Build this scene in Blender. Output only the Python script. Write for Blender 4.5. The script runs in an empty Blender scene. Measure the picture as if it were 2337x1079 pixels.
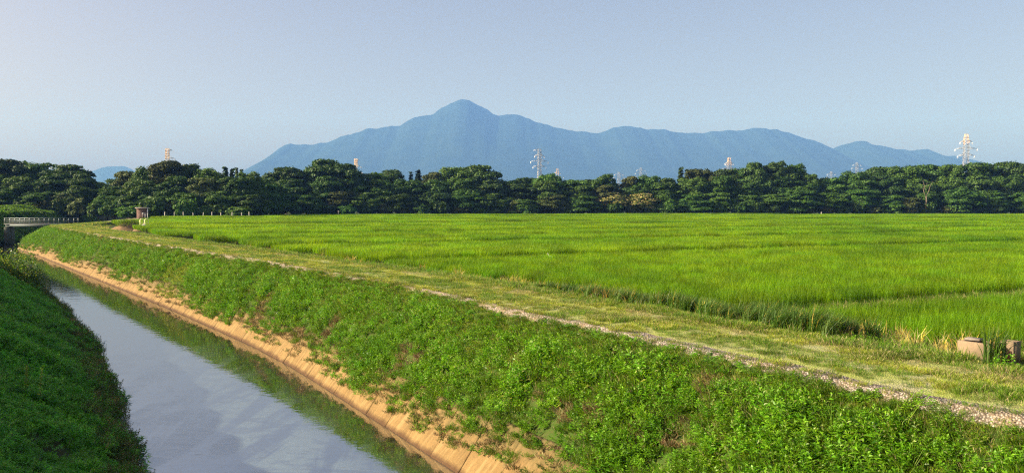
import bpy, bmesh, math, random
import numpy as np
from mathutils import Vector, Matrix, Euler

R = math.radians
scene = bpy.context.scene
col = scene.collection

# ------------------------------------------------------------------ camera
CAMZ = 6.0
HAZE_D, HAZE_C = 1.2e-4, (.15, .34, .90, 1)
SKY_TINT = (1.42, 0.905, 0.715, 1)
HAZE_A = (.6, .8, 1, 1)
cam_d = bpy.data.cameras.new("camera")
cam = bpy.data.objects.new("camera", cam_d)
col.objects.link(cam)
cam.location = (0, 0, CAMZ)
cam.rotation_euler = (R(90 - 1.966), 0, 0)
cam_d.sensor_width = 36
cam_d.lens = 36 * 2024 / 2337
cam_d.clip_start = 0.1
cam_d.clip_end = 60000
scene.camera = cam

# ------------------------------------------------------------------ sky and sun
SUN_AZ, SUN_EL = R(-96), R(24)      # clockwise from the view axis (+Y)
world = bpy.data.worlds.new("World")
scene.world = world
world.use_nodes = True
wn = world.node_tree.nodes
wl = world.node_tree.links
sky = wn.new("ShaderNodeTexSky")
sky.sky_type = 'NISHITA'
sky.sun_disc = False
sky.sun_elevation = SUN_EL
sky.sun_rotation = SUN_AZ
sky.altitude = 0
sky.air_density = 1.0
sky.dust_density = 3.8
sky.ozone_density = 4.0
bgn = wn["Background"]
tint = wn.new('ShaderNodeMix'); tint.data_type = 'RGBA'; tint.blend_type = 'MULTIPLY'
tint.inputs[0].default_value = 1.0
tint.inputs[7].default_value = SKY_TINT
wl.new(sky.outputs[0], tint.inputs[6]); wl.new(tint.outputs[2], bgn.inputs[0])
bgn.inputs[1].default_value = 0.090

sun_d = bpy.data.lights.new("sun", 'SUN')
sun = bpy.data.objects.new("sun", sun_d)
col.objects.link(sun)
sun_d.energy = 5.0
sun_d.angle = R(0.5)
sun_d.color = (1.0, 0.93, 0.84)
SV = Vector((math.sin(SUN_AZ) * math.cos(SUN_EL), math.cos(SUN_AZ) * math.cos(SUN_EL), math.sin(SUN_EL)))
sun.rotation_euler = SV.to_track_quat('Z', 'Y').to_euler()
sun.location = (-60, 5, 60)

scene.view_settings.view_transform = 'Standard'
scene.view_settings.look = 'None'
scene.view_settings.exposure = 1.25
scene.view_settings.gamma = 1.0
scene.render.engine = 'CYCLES'
cy = scene.cycles
cy.use_denoising = False
try:
    cy.denoiser = 'OPENIMAGEDENOISE'
    cy.denoising_prefilter = 'NONE'
    cy.denoising_input_passes = 'RGB_ALBEDO_NORMAL'
except Exception:
    pass
cy.max_bounces = 6
cy.diffuse_bounces = 2
cy.glossy_bounces = 3
cy.transmission_bounces = 3
cy.volume_bounces = 0
cy.transparent_max_bounces = 4
cy.use_adaptive_sampling = False
cy.sample_clamp_indirect = 4.0
cy.caustics_reflective = False
cy.caustics_refractive = False
cy.pixel_filter_type = 'BLACKMAN_HARRIS'
cy.filter_width = 1.25

# ------------------------------------------------------------------ frames and helpers
U = np.array([-math.sin(R(28)), math.cos(R(28))])      # along the canal
N = np.array([math.cos(R(28)), math.sin(R(28))])       # across it, towards the field
def W(s, n):
    return s * U[0] + n * N[0], s * U[1] + n * N[1]
def SN(x, y):
    return x * U[0] + y * U[1], x * N[0] + y * N[1]

rng = np.random.default_rng(7)
random.seed(7)

def _vnoise(x, y, seed):
    xi = np.floor(x).astype(np.int64); yi = np.floor(y).astype(np.int64)
    fx = x - xi; fy = y - yi
    fx = fx * fx * (3 - 2 * fx); fy = fy * fy * (3 - 2 * fy)
    def h(a, b):
        v = (a * 374761393 + b * 668265263 + seed * 1442695041) & 0xffffffff
        v = ((v ^ (v >> 13)) * 1274126177) & 0xffffffff
        v = v ^ (v >> 16)
        return (v & 0xffff) / 65535.0
    a = h(xi, yi); b = h(xi + 1, yi); c = h(xi, yi + 1); d = h(xi + 1, yi + 1)
    return (a * (1 - fx) + b * fx) * (1 - fy) + (c * (1 - fx) + d * fx) * fy
def noise(x, y, scale=1.0, octaves=3, seed=0):
    """value noise about 0, roughly -1..1"""
    x = np.asarray(x, float) / scale; y = np.asarray(y, float) / scale
    t = 0; amp = 1; tot = 0
    for o in range(octaves):
        t = t + amp * (_vnoise(x, y, seed + o) * 2 - 1); tot += amp
        amp *= .5; x = x * 2.03 + 7.7; y = y * 2.03 + 3.1
    return t / tot * 1.4

def tagset(o, label=None, cat=None, group=None, kind=None):
    if label: o["label"] = label
    if cat: o["category"] = cat
    if group: o["group"] = group
    if kind: o["kind"] = kind
    return o

def mesh_from(name, V, F, mats=None, fm=None, smooth=False):
    """V (n,3); F list of arrays of faces with equal corner count"""
    me = bpy.data.meshes.new(name)
    V = np.asarray(V, np.float32)
    if not isinstance(F, (list, tuple)): F = [F]
    F = [np.asarray(f, np.int32) for f in F if len(f)]
    me.vertices.add(len(V)); me.vertices.foreach_set("co", V.ravel())
    nl = sum(f.size for f in F); npoly = sum(len(f) for f in F)
    me.loops.add(nl); me.polygons.add(npoly)
    me.loops.foreach_set("vertex_index", np.concatenate([f.ravel() for f in F]))
    tot = np.concatenate([np.full(len(f), f.shape[1], np.int32) for f in F])
    st = np.concatenate([[0], np.cumsum(tot)[:-1]]).astype(np.int32)
    me.polygons.foreach_set("loop_start", st)
    me.polygons.foreach_set("loop_total", tot)
    if fm is not None: me.polygons.foreach_set("material_index", np.asarray(fm, np.int32))
    if smooth: me.polygons.foreach_set("use_smooth", np.ones(npoly, bool))
    for m in (mats or []): me.materials.append(m)
    me.update(calc_edges=True)
    me.validate()
    return me

def obj(name, me, parent=None, loc=None, rot=None):
    o = bpy.data.objects.new(name, me)
    col.objects.link(o)
    if parent: o.parent = parent
    if loc is not None: o.location = loc
    if rot is not None: o.rotation_euler = rot
    return o
def empty(name, loc=(0, 0, 0), rz=0):
    o = bpy.data.objects.new(name, None)
    o.empty_display_size = .3
    col.objects.link(o); o.location = loc; o.rotation_euler = (0, 0, rz)
    return o

class MB:
    """collects simple solids into one mesh"""
    def __init__(s): s.V = []; s.Q = []; s.T = []; s.n = 0; s.mq = []; s.mt = []
    def add(s, V, Q=(), T=(), m=0):
        V = np.asarray(V, float)
        for q in Q: s.Q.append([a + s.n for a in q]); s.mq.append(m)
        for t in T: s.T.append([a + s.n for a in t]); s.mt.append(m)
        s.V.append(V); s.n += len(V); return s
    def box(s, c, d, rz=0, bev=0.0, m=0, tilt=(0, 0)):
        x, y, z = d[0] / 2, d[1] / 2, d[2] / 2
        b = min(bev, x * .45, y * .45, z * .45)
        rot = Euler((tilt[0], tilt[1], rz)).to_matrix()
        if b <= 0:
            P = [(-x, -y, -z), (x, -y, -z), (x, y, -z), (-x, y, -z), (-x, -y, z), (x, -y, z), (x, y, z), (-x, y, z)]
            Q = [(0, 3, 2, 1), (4, 5, 6, 7), (0, 1, 5, 4), (1, 2, 6, 5), (2, 3, 7, 6), (3, 0, 4, 7)]
        else:
            P = []; Q = []
            def ring(ix, iy, zz):
                k = len(P)
                P.extend([(-ix, -y2, zz) for y2 in ()])
                P.extend([(-x + ix, -y + iy + b * 0, zz)] * 0)
                c8 = [(-x + ix + b, -y + iy), (x - ix - b, -y + iy), (x - ix, -y + iy + b), (x - ix, y - iy - b),
                      (x - ix - b, y - iy), (-x + ix + b, y - iy), (-x + ix, y - iy - b), (-x + ix, -y + iy + b)]
                P.extend([(a, c_, zz) for a, c_ in c8]); return k
            ks = [ring(b * .7, b * .7, -z), ring(0, 0, -z + b), ring(0, 0, z - b), ring(b * .7, b * .7, z)]
            for a, c_ in zip(ks, ks[1:]):
                for i in range(8):
                    j = (i + 1) % 8
                    Q.append((a + i, a + j, c_ + j, c_ + i))
            for k, up in ((ks[0], False), (ks[3], True)):
                f = [(k + 0, k + 1, k + 2, k + 3), (k + 0, k + 3, k + 4, k + 7), (k + 4, k + 5, k + 6, k + 7)]
                Q.extend(f if up else [tuple(reversed(q)) for q in f])
        P = [tuple(rot @ Vector(p) + Vector(c)) for p in P]
        return s.add(P, Q, m=m)
    def tube(s, pts, rad, sides=6, m=0, cap=True):
        pts = [Vector(p) for p in pts]
        if not hasattr(rad, '__len__'): rad = [rad] * len(pts)
        V = []; Q = []; T = []
        for i, p in enumerate(pts):
            d = (pts[min(i + 1, len(pts) - 1)] - pts[max(i - 1, 0)]).normalized()
            a = d.cross(Vector((0, 0, 1)))
            if a.length < .05: a = d.cross(Vector((1, 0, 0)))
            a.normalize(); b = d.cross(a)
            for k in range(sides):
                t = 2 * math.pi * k / sides + math.pi / 4
                V.append(p + (a * math.cos(t) + b * math.sin(t)) * rad[i])
        for i in range(len(pts) - 1):
            for k in range(sides):
                k2 = (k + 1) % sides
                Q.append((i * sides + k, i * sides + k2, (i + 1) * sides + k2, (i + 1) * sides + k))
        if cap:
            for base in (0, (len(pts) - 1) * sides):
                for k in range(1, sides - 1):
                    T.append((base, base + k, base + k + 1))
        return s.add(V, Q, T, m=m)
    def build(s, name, mats, parent=None, loc=None, rot=None, smooth=False):
        if not isinstance(mats, (list, tuple)): mats = [mats]
        V = np.concatenate(s.V)
        F = []
        if s.Q: F.append(np.array(s.Q))
        if s.T: F.append(np.array(s.T))
        me = mesh_from(name, V, F, mats, s.mq + s.mt, smooth)
        bm = bmesh.new(); bm.from_mesh(me)
        bmesh.ops.recalc_face_normals(bm, faces=bm.faces)
        bm.to_mesh(me); bm.free()
        return obj(name, me, parent, loc, rot)

# ------------------------------------------------------------------ materials
class NT:
    def __init__(s, name):
        s.m = bpy.data.materials.new(name); s.m.use_nodes = True
        s.t = s.m.node_tree; s.t.nodes.clear()
        s.out = s.t.nodes.new("ShaderNodeOutputMaterial")
    def n(s, typ, **kw):
        nd = s.t.nodes.new(typ)
        for k, v in kw.items():
            if k.startswith("i_"): nd.inputs[k[2:].replace("_", " ")].default_value = v
            else: setattr(nd, k, v)
        return nd
    def l(s, a, b): s.t.links.new(a, b)
    def pos(s): return s.n("ShaderNodeNewGeometry").outputs["Position"]
    def noise(s, scale, detail=4, rough=.55, vec=None, dist=0.0):
        nd = s.n("ShaderNodeTexNoise"); nd.inputs["Scale"].default_value = scale
        nd.inputs["Detail"].default_value = detail; nd.inputs["Roughness"].default_value = rough
        nd.inputs["Distortion"].default_value = dist
        s.l(vec if vec is not None else s.pos(), nd.inputs["Vector"]); return nd.outputs["Fac"]
    def ramp(s, fac, stops, interp='LINEAR'):
        r = s.n("ShaderNodeValToRGB"); r.color_ramp.interpolation = interp
        e = r.color_ramp.elements
        while len(e) < len(stops): e.new(.5)
        for k, (p, c) in enumerate(stops):
            e[k].position = p; e[k].color = (*c, 1) if len(c) == 3 else c
        s.l(fac, r.inputs[0]); return r.outputs[0]
    def mapr(s, fac, a, b, c=0, d=1):
        r = s.n("ShaderNodeMapRange"); r.inputs[1].default_value = a; r.inputs[2].default_value = b
        r.inputs[3].default_value = c; r.inputs[4].default_value = d
        s.l(fac, r.inputs[0]); return r.outputs[0]
    def mix(s, fac, a, b, mode='MIX'):
        m = s.n("ShaderNodeMix", data_type='RGBA', blend_type=mode)
        for v, i in ((fac, 0), (a, 6), (b, 7)):
            if isinstance(v, (int, float)): m.inputs[i].default_value = v
            elif isinstance(v, tuple): m.inputs[i].default_value = (*v, 1)
            else: s.l(v, m.inputs[i])
        return m.outputs[2]
    def math(s, op, a, b=0.0):
        m = s.n("ShaderNodeMath", operation=op)
        for v, i in ((a, 0), (b, 1)):
            if isinstance(v, (int, float)): m.inputs[i].default_value = v
            else: s.l(v, m.inputs[i])
        return m.outputs[0]
    def bump(s, h, strength=.3, dist=.05):
        b = s.n("ShaderNodeBump"); b.inputs["Strength"].default_value = strength
        b.inputs["Distance"].default_value = dist; s.l(h, b.inputs["Height"]); return b.outputs[0]
    def principled(s, color, rough=.7, spec=.5, normal=None, ior=None, metallic=0.0):
        p = s.n("ShaderNodeBsdfPrincipled")
        if isinstance(color, tuple): p.inputs["Base Color"].default_value = (*color, 1)
        else: s.l(color, p.inputs["Base Color"])
        if isinstance(rough, (int, float)): p.inputs["Roughness"].default_value = rough
        else: s.l(rough, p.inputs["Roughness"])
        p.inputs["Specular IOR Level"].default_value = spec
        p.inputs["Metallic"].default_value = metallic
        if ior: p.inputs["IOR"].default_value = ior
        if normal is not None: s.l(normal, p.inputs["Normal"])
        return p
    def done(s, sh):
        s.l(sh, s.out.inputs[0]); return s.m

def leaf_mat(name, c1, c2, trans=.35, rough=.55, spec=.35, patch=None, patch_scale=.25, tcol=None, alt=None, alt_amt=0.0):
    """foliage: colour varies per leaf cluster, per instance and in wide patches; light passes through"""
    t = NT(name)
    oi = t.n("ShaderNodeObjectInfo").outputs["Random"]
    geo = t.n("ShaderNodeNewGeometry")
    rp = geo.outputs["Random Per Island"]
    c = t.mix(rp, c1, c2)
    if alt is not None:
        c = t.mix(t.math('GREATER_THAN', t.math('FRACT', t.math('MULTIPLY', rp, 17.31)), 1 - alt_amt), c, alt)
    if patch is not None:
        n = t.noise(patch_scale, 3, .6, geo.outputs["Position"])
        c = t.mix(t.mapr(n, .42, .66), c, patch)
    hs = t.n("ShaderNodeHueSaturation")
    t.l(c, hs.inputs["Color"])
    t.l(t.mapr(oi, 0, 1, .64, 1.3), hs.inputs["Value"])
    t.l(t.mapr(t.math('FRACT', t.math('MULTIPLY', oi, 7.7)), 0, 1, .488, .512), hs.inputs["Hue"])
    c = hs.outputs[0]
    p = t.principled(c, rough, spec * .6)
    tr = t.n("ShaderNodeBsdfTranslucent")
    if tcol: t.l(t.mix(1.0, c, tcol, 'MULTIPLY'), tr.inputs[0])
    else: t.l(c, tr.inputs[0])
    m = t.n("ShaderNodeMixShader"); m.inputs[0].default_value = trans
    t.l(p.outputs[0], m.inputs[1]); t.l(tr.outputs[0], m.inputs[2])
    return t.done(m.outputs[0])

def plain(name, c, rough=.7, spec=.4, var=.25, scale=3.0, bump=0.0, metallic=0.0):
    t = NT(name)
    n = t.noise(scale, 5, .65)
    d = tuple(v * (1 - var) for v in c); e = tuple(min(1, v * (1 + var)) for v in c)
    cc = t.mix(t.mapr(n, .3, .7), d, e)
    nm = t.bump(t.noise(scale * 6, 4), bump, .02) if bump else None
    return t.done(t.principled(cc, rough, spec, nm, metallic=metallic).outputs[0])
# ------------------------------------------------------------------ terrain
def interp(tab):
    xs, ys = zip(*tab)
    xs = np.array(xs, float); ys = np.array(ys, float)
    def f(s):
        s = np.asarray(s, float)
        k = 3.0        # light smoothing of the control polyline
        return sum(np.interp(s + d, xs, ys) for d in (-2 * k, -k, 0, k, 2 * k)) / 5
    return f
WL = -1.1      # water level
RWO = interp([(-60, 8.25), (20, 8.25), (36, 8.3), (56, 6.6), (80, 4.1), (105, 1.5), (135, -1.2), (160, -3.6), (168, -3.4), (178, 0.0), (187, 3.0), (200, 6), (230, 12), (300, 27), (420, 50)])
RW = interp([(-60, 9.76), (24, 9.76), (42, 9.8), (66, 7.8), (94, 4.85), (122, 1.9), (150, -1.0), (166, -3.6), (174, -3.6), (182, 0), (189, 3), (200, 6), (230, 12), (300, 27), (420, 50)])
LW = interp([(-60, 2.0), (24, 2.07), (51, 2.4), (70, 1.1), (95, -.95), (124, -3.9), (150, -8), (168, -12.5), (178, -10), (189, -6.5), (200, -4), (230, 0.5), (260, 5), (300, 14), (420, 36)])
CR = lambda s: RWO(s) + 4.95 + .12 * noise(s, s * 0, 6, 2, 3)            # crest: left edge of the path
PR = lambda s: CR(s) + 3.5 + .15 * noise(s, s * 0, 5, 2, 5)             # right edge of the path
RE = interp([(-60, 20), (28, 20), (45, 18.2), (60, 16.4), (105, 11.8), (131, 10.5), (150, 9.5), (165, 9.5), (190, 12), (240, 24), (420, 60)])   # rice starts
FIELD_Z, PATH_Z = 2.32, 2.8
TREE_D = interp([(-400, 225), (150, 235), (560, 246), (640, 292), (1168, 312), (1700, 322), (2337, 332), (3000, 340)])   # depth of the wood's edge by bearing

def crest_noise(s, n):
    return .10 * noise(s, n, 1.6, 3, 11) + .12 * noise(s, n, 5, 2, 12)

def H(s, n):
    """ground height"""
    s = np.asarray(s, float); n = np.asarray(n, float)
    rw, lw, cr, pr, re_ = RW(s), LW(s), CR(s), PR(s), RE(s)
    re_ = np.maximum(re_, pr + .6)
    top = 2.9
    # right bank
    a = n - rw
    hb = np.where(a < .95, WL + a * 1.43, WL + 1.36 + (PATH_Z - WL - 1.36) * np.clip((a - .95) / np.maximum(cr - rw - .95, .5), 0, 1) ** .86)
    hb = hb + np.where(a > .8, crest_noise(s, n) * np.clip((a - .8) / .6, 0, 1) * np.clip((cr - n) / .8, 0, 1), 0)
    ruts = -.05 * np.exp(-((n - cr - .35) / .3) ** 2) - .05 * np.exp(-((n - cr - 2.2) / .3) ** 2)
    hp = PATH_Z + ruts + .025 * noise(s, n, 1.2, 3, 21)
    hv = PATH_Z + (FIELD_Z - PATH_Z) * np.clip((n - pr) / np.maximum(re_ - pr - .6, .3), 0, 1)
    hf = FIELD_Z + 0 * n
    h = np.where(n < cr, hb, np.where(n < pr, hp, np.where(n < re_, hv, hf)))
    # canal bed
    inb = (n > lw) & (n < rw)
    h = np.where(inb, WL - np.minimum(1.0, np.minimum(n - lw, rw - n) * .82), h)
    # left bank: a levee
    b = lw - n
    near = np.clip((s - 175) / 25, 0, 1)
    slope = .64 * (1 - near) + .8 * near
    hl = np.minimum(WL + b * slope, 4.9 + .5 * near)
    hl = np.where(near > .5, np.minimum(hl, 2.6 + .22 * b), hl)
    hl = hl + np.where(b > 0, .14 * noise(s, n, 1.3, 3, 31) + .2 * noise(s, n, 5, 2, 32), 0) * np.clip(b / .8, 0, 1)
    over = np.clip((b - 16) / 12, 0, 1)
    hl = hl * (1 - over) + FIELD_Z * over
    h = np.where(n < lw, hl, h)
    return h

def strip(name, s, curves, mat, kind="structure", smooth=True):
    """grid between given n-curves (list of callables), rows at s"""
    S = np.repeat(s[:, None], len(curves), 1)
    NN = np.stack([c(s) for c in curves], 1)
    x, y = W(S, NN)
    z = H(S, NN)
    V = np.stack([x, y, z], -1).reshape(-1, 3)
    r, c = S.shape
    i = np.arange(r - 1)[:, None] * c + np.arange(c - 1)[None]
    F = np.stack([i, i + 1, i + c + 1, i + c], -1).reshape(-1, 4)
    me = mesh_from(name, V, F, [mat], smooth=smooth)
    o = obj(name, me)
    o["kind"] = kind
    return o

def srows(a, b):
    out = [a]
    while out[-1] < b:
        out.append(out[-1] + (0.22 if out[-1] < 45 else .5 if out[-1] < 110 else 1.2 if out[-1] < 210 else 5))
    out[-1] = b
    return np.array(out)
def between(f, g, k):
    return [(lambda s, t=t: f(s) * (1 - t) + g(s) * t) for t in np.linspace(0, 1, k)]

# ground materials
def soil_mat(name, a, b, c, sc=1.0, bump=.5):
    t = NT(name)
    n1 = t.noise(.6 * sc, 5); n2 = t.noise(9 * sc, 5, .7)
    col1 = t.mix(t.mapr(n1, .35, .65), a, b)
    col1 = t.mix(t.mapr(n2, .45, .7), col1, c)
    return t.done(t.principled(col1, .95, .1, t.bump(t.noise(25 * sc, 4, .7), bump, .04)).outputs[0])
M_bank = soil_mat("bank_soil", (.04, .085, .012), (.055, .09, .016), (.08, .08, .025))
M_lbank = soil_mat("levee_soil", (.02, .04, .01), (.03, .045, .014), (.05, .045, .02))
M_field = soil_mat("field_mud", (.03, .05, .01), (.04, .06, .012), (.05, .05, .02))
M_bed = soil_mat("canal_mud", (.09, .07, .045), (.11, .09, .06), (.07, .06, .04))

def path_mat():
    t = NT("path_gravel")
    vor = t.n("ShaderNodeTexVoronoi"); vor.inputs["Scale"].default_value = 28
    t.l(t.pos(), vor.inputs["Vector"])
    stone = t.mix(t.mapr(vor.outputs["Distance"], 0, .6), (.46, .40, .33), (.17, .14, .11))
    vc = t.n("ShaderNodeSeparateColor"); t.l(vor.outputs["Color"], vc.inputs[0])
    stone = t.mix(t.mapr(vc.outputs[0], .2, .9, 0, .6), stone, (.52, .48, .43))
    straw = t.mix(t.noise(3, 5, .7), (.30, .30, .11), (.42, .40, .20))
    n = t.noise(.55, 5, .65)
    c = t.mix(t.mapr(n, .4, .6, .3, 1.0), stone, straw)
    green = t.mapr(t.noise(1.1, 5, .7), .35, .6, .25, .85)
    c = t.mix(green, c, (.22, .27, .05))
    return t.done(t.principled(c, .95, .1, t.bump(vor.outputs["Distance"], .6, .03)).outputs[0])
M_path = path_mat()

def gravel_mat():
    t = NT("track_gravel")
    vor = t.n("ShaderNodeTexVoronoi"); vor.inputs["Scale"].default_value = 24
    t.l(t.pos(), vor.inputs["Vector"])
    vc = t.n("ShaderNodeSeparateColor"); t.l(vor.outputs["Color"], vc.inputs[0])
    c = t.mix(vc.outputs[0], (.26, .235, .20), (.50, .46, .40))
    c = t.mix(t.mapr(vor.outputs["Distance"], .25, .6), c, (.14, .11, .08))
    c = t.mix(t.mapr(t.noise(.28, 3), .50, .62, 0, .45), c, (.34, .31, .16))
    c = t.mix(t.mapr(t.noise(1.5, 4), .5, .7, 0, .6), c, (.28, .2, .11))
    return t.done(t.principled(c, .9, .2, t.bump(vor.outputs["Distance"], .9, .04)).outputs[0])
M_gravel = gravel_mat()

def concrete_mat():
    # silt-stained ochre concrete facing: streaks, chips, dark tide line near the water
    t = NT("stained_concrete")
    p = t.pos()
    n1 = t.noise(1.2, 6, .65); n2 = t.noise(14, 5, .7)
    c = t.mix(t.mapr(n1, .3, .7), (.16, .098, .036), (.29, .185, .072))
    c = t.mix(t.mapr(n2, .5, .75, 0, .6), c, (.12, .075, .035))
    # silt runs down the slope
    mp = t.n("ShaderNodeMapping"); mp.inputs["Rotation"].default_value = (0, 0, R(-28)); mp.inputs["Scale"].default_value = (.5, 7, .5)
    t.l(p, mp.inputs["Vector"])
    st = t.noise(1.0, 4, .6, mp.outputs[0])
    c = t.mix(t.mapr(st, .5, .68, 0, .55), c, (.36, .25, .11))
    sep = t.n("ShaderNodeSeparateXYZ"); t.l(p, sep.inputs[0])
    hgt = t.math('ADD', sep.outputs[2], 1.1)
    moss = t.math('MULTIPLY', t.mapr(t.math('ADD', hgt, t.math('MULTIPLY', t.math('SUBTRACT', t.noise(3.0, 5, .7), .5), 1.6)), .6, 1.3), .8)
    c = t.mix(moss, c, (.10, .085, .03))
    wet = t.mapr(t.math('ADD', hgt, t.math('MULTIPLY', t.math('SUBTRACT', n1, .5), .2)), .04, .16, .85, 0)
    c = t.mix(wet, c, (.07, .035, .018))
    return t.done(t.principled(c, .9, .2, t.bump(n2, .5, .03)).outputs[0])
M_conc = concrete_mat()

def water_mat():
    t = NT("canal_water")
    p = t.pos()
    mp = t.n("ShaderNodeMapping"); mp.inputs["Rotation"].default_value = (0, 0, R(-28)); mp.inputs["Scale"].default_value = (.55, .13, 1)
    t.l(p, mp.inputs["Vector"])
    film = t.noise(1.0, 5, .6, mp.outputs[0], 1.6)
    sep = t.n("ShaderNodeSeparateXYZ"); t.l(p, sep.inputs[0])
    near = t.mapr(sep.outputs[1], 24, 48, 1.0, .0)
    band = t.math('MULTIPLY', t.mapr(film, .50, .56, 0, 1), near)
    mp2 = t.n("ShaderNodeMapping"); mp2.inputs["Rotation"].default_value = (0, 0, R(14)); mp2.inputs["Scale"].default_value = (1.2, 5, 1)
    t.l(p, mp2.inputs["Vector"])
    speck = t.noise(2.4, 8, .78, mp2.outputs[0], .6)
    patchy = t.mapr(t.noise(.35, 3), .45, .6)
    sp = t.math('MULTIPLY', t.math('MULTIPLY', t.mapr(speck, .60, .63, 0, 1), near), patchy)
    mud = t.mix(band, (.022, .022, .018), (.030, .032, .026))
    mud = t.mix(sp, mud, (.05, .045, .03))
    rough = t.math('ADD', t.math('MULTIPLY', band, .05), .02)
    nz = t.noise(3.0, 3, .5)
    nz2 = t.noise(.8, 2, .5)
    h = t.math('ADD', nz, t.math('MULTIPLY', nz2, 1.5))
    pr = t.principled(mud, rough, .5, t.bump(h, .035, .08), ior=6.0)
    # thin film of scum and floating bits on the slack near water
    mp3 = t.n("ShaderNodeMapping"); mp3.inputs["Rotation"].default_value = (0, 0, R(20)); mp3.inputs["Scale"].default_value = (.35, 1.0, 1)
    t.l(p, mp3.inputs["Vector"])
    f2 = t.noise(.9, 6, .62, mp3.outputs[0], 2.2)
    ridge = t.mapr(t.math('ABSOLUTE', t.math('SUBTRACT', f2, .5)), 0, .035, 1, 0)
    cn = t.math('ADD', t.math('MULTIPLY', sep.outputs[0], .883), t.math('MULTIPLY', sep.outputs[1], .4695))
    off = t.mapr(t.math('ADD', cn, t.math('MULTIPLY', f2, 1.6)), 7.9, 9.4, 1, .05)
    lanes = t.math('MULTIPLY', t.mapr(film, .44, .56, 0, 1), t.mapr(f2, .38, .62, .25, 1))
    fz = t.math('MULTIPLY', t.math('ADD', t.math('MULTIPLY', lanes, .34), t.math('MULTIPLY', ridge, .10)), t.math('MULTIPLY', near, off))
    sc_ = t.n("ShaderNodeBsdfDiffuse"); sc_.inputs[0].default_value = (.27, .35, .38, 1)
    m1 = t.n("ShaderNodeMixShader"); t.l(fz, m1.inputs[0]); t.l(pr.outputs[0], m1.inputs[1]); t.l(sc_.outputs[0], m1.inputs[2])
    bits = t.n("ShaderNodeBsdfDiffuse"); bits.inputs[0].default_value = (.10, .085, .05, 1)
    m2 = t.n("ShaderNodeMixShader"); t.l(t.math('MULTIPLY', sp, .8), m2.inputs[0]); t.l(m1.outputs[0], m2.inputs[1]); t.l(bits.outputs[0], m2.inputs[2])
    return t.done(m2.outputs[0])
M_water = water_mat()

S_ = srows(-25, 420)
# canal bed
strip("canal_bed", S_, between(LW, RW, 7), M_bed)
# right bank: concrete facing (a ribbed, jointed, broken slab) and grassy slope
top115 = lambda s: RW(s) + .80
GE = lambda s: CR(s) - .22
strip("bank_slope", S_, between(top115, GE, 26), M_bank)
def track(name, s, c0, c1, mat, k=6): return strip(name, s, between(c0, c1, k), mat)
tr1a = GE; tr1b = lambda s: CR(s) + .40 + .16 * .6 * noise(s, s * 0, 2.2, 3, 41)
strip("gravel_track", S_, between(tr1a, tr1b, 8), M_gravel)
strip("footpath", S_, between(tr1b, PR, 16), M_path)
RE2 = lambda s: np.maximum(RE(s), PR(s) + .6)
strip("path_verge", S_, between(PR, RE2, 8), M_bank)
far_n = lambda s: RE2(s) * 0 + 620
strip("field_ground", srows(-60, 620), [(lambda s, k=k: RE2(s) + (620 - RE2(s)) * k) for k in (0, .02, .05, .1, .2, .4, .7, 1)], M_field)
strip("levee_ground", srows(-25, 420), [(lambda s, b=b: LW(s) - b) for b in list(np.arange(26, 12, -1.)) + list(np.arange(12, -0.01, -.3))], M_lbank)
# wide ground beyond, a touch lower, out to the foot of the mountains
gm = soil_mat("far_ground", (.05, .09, .02), (.06, .10, .025), (.08, .08, .04), .05)
gv = np.array([(-16000, -1500, 2.2), (16000, -1500, 2.2), (16000, 14000, 2.2), (-16000, 14000, 2.2)])
# leave a hole where the canal and levee run
hx = [W(-25, -60), W(-25, 400), W(420, 400), W(420, -60)]
hv = np.array([(a, b, 2.2) for a, b in hx])
V = np.vstack([gv, hv]); 
g = obj("ground", mesh_from("ground", V, [np.array([(0, 1, 5, 4), (1, 2, 6, 5), (2, 3, 7, 6), (3, 0, 4, 7)])], [gm])); g["kind"] = "structure"
strip("ground_left", srows(-25, 420), [(lambda s: s * 0 - 60), (lambda s: LW(s) - 26)], M_field).name = "levee_land"

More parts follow.
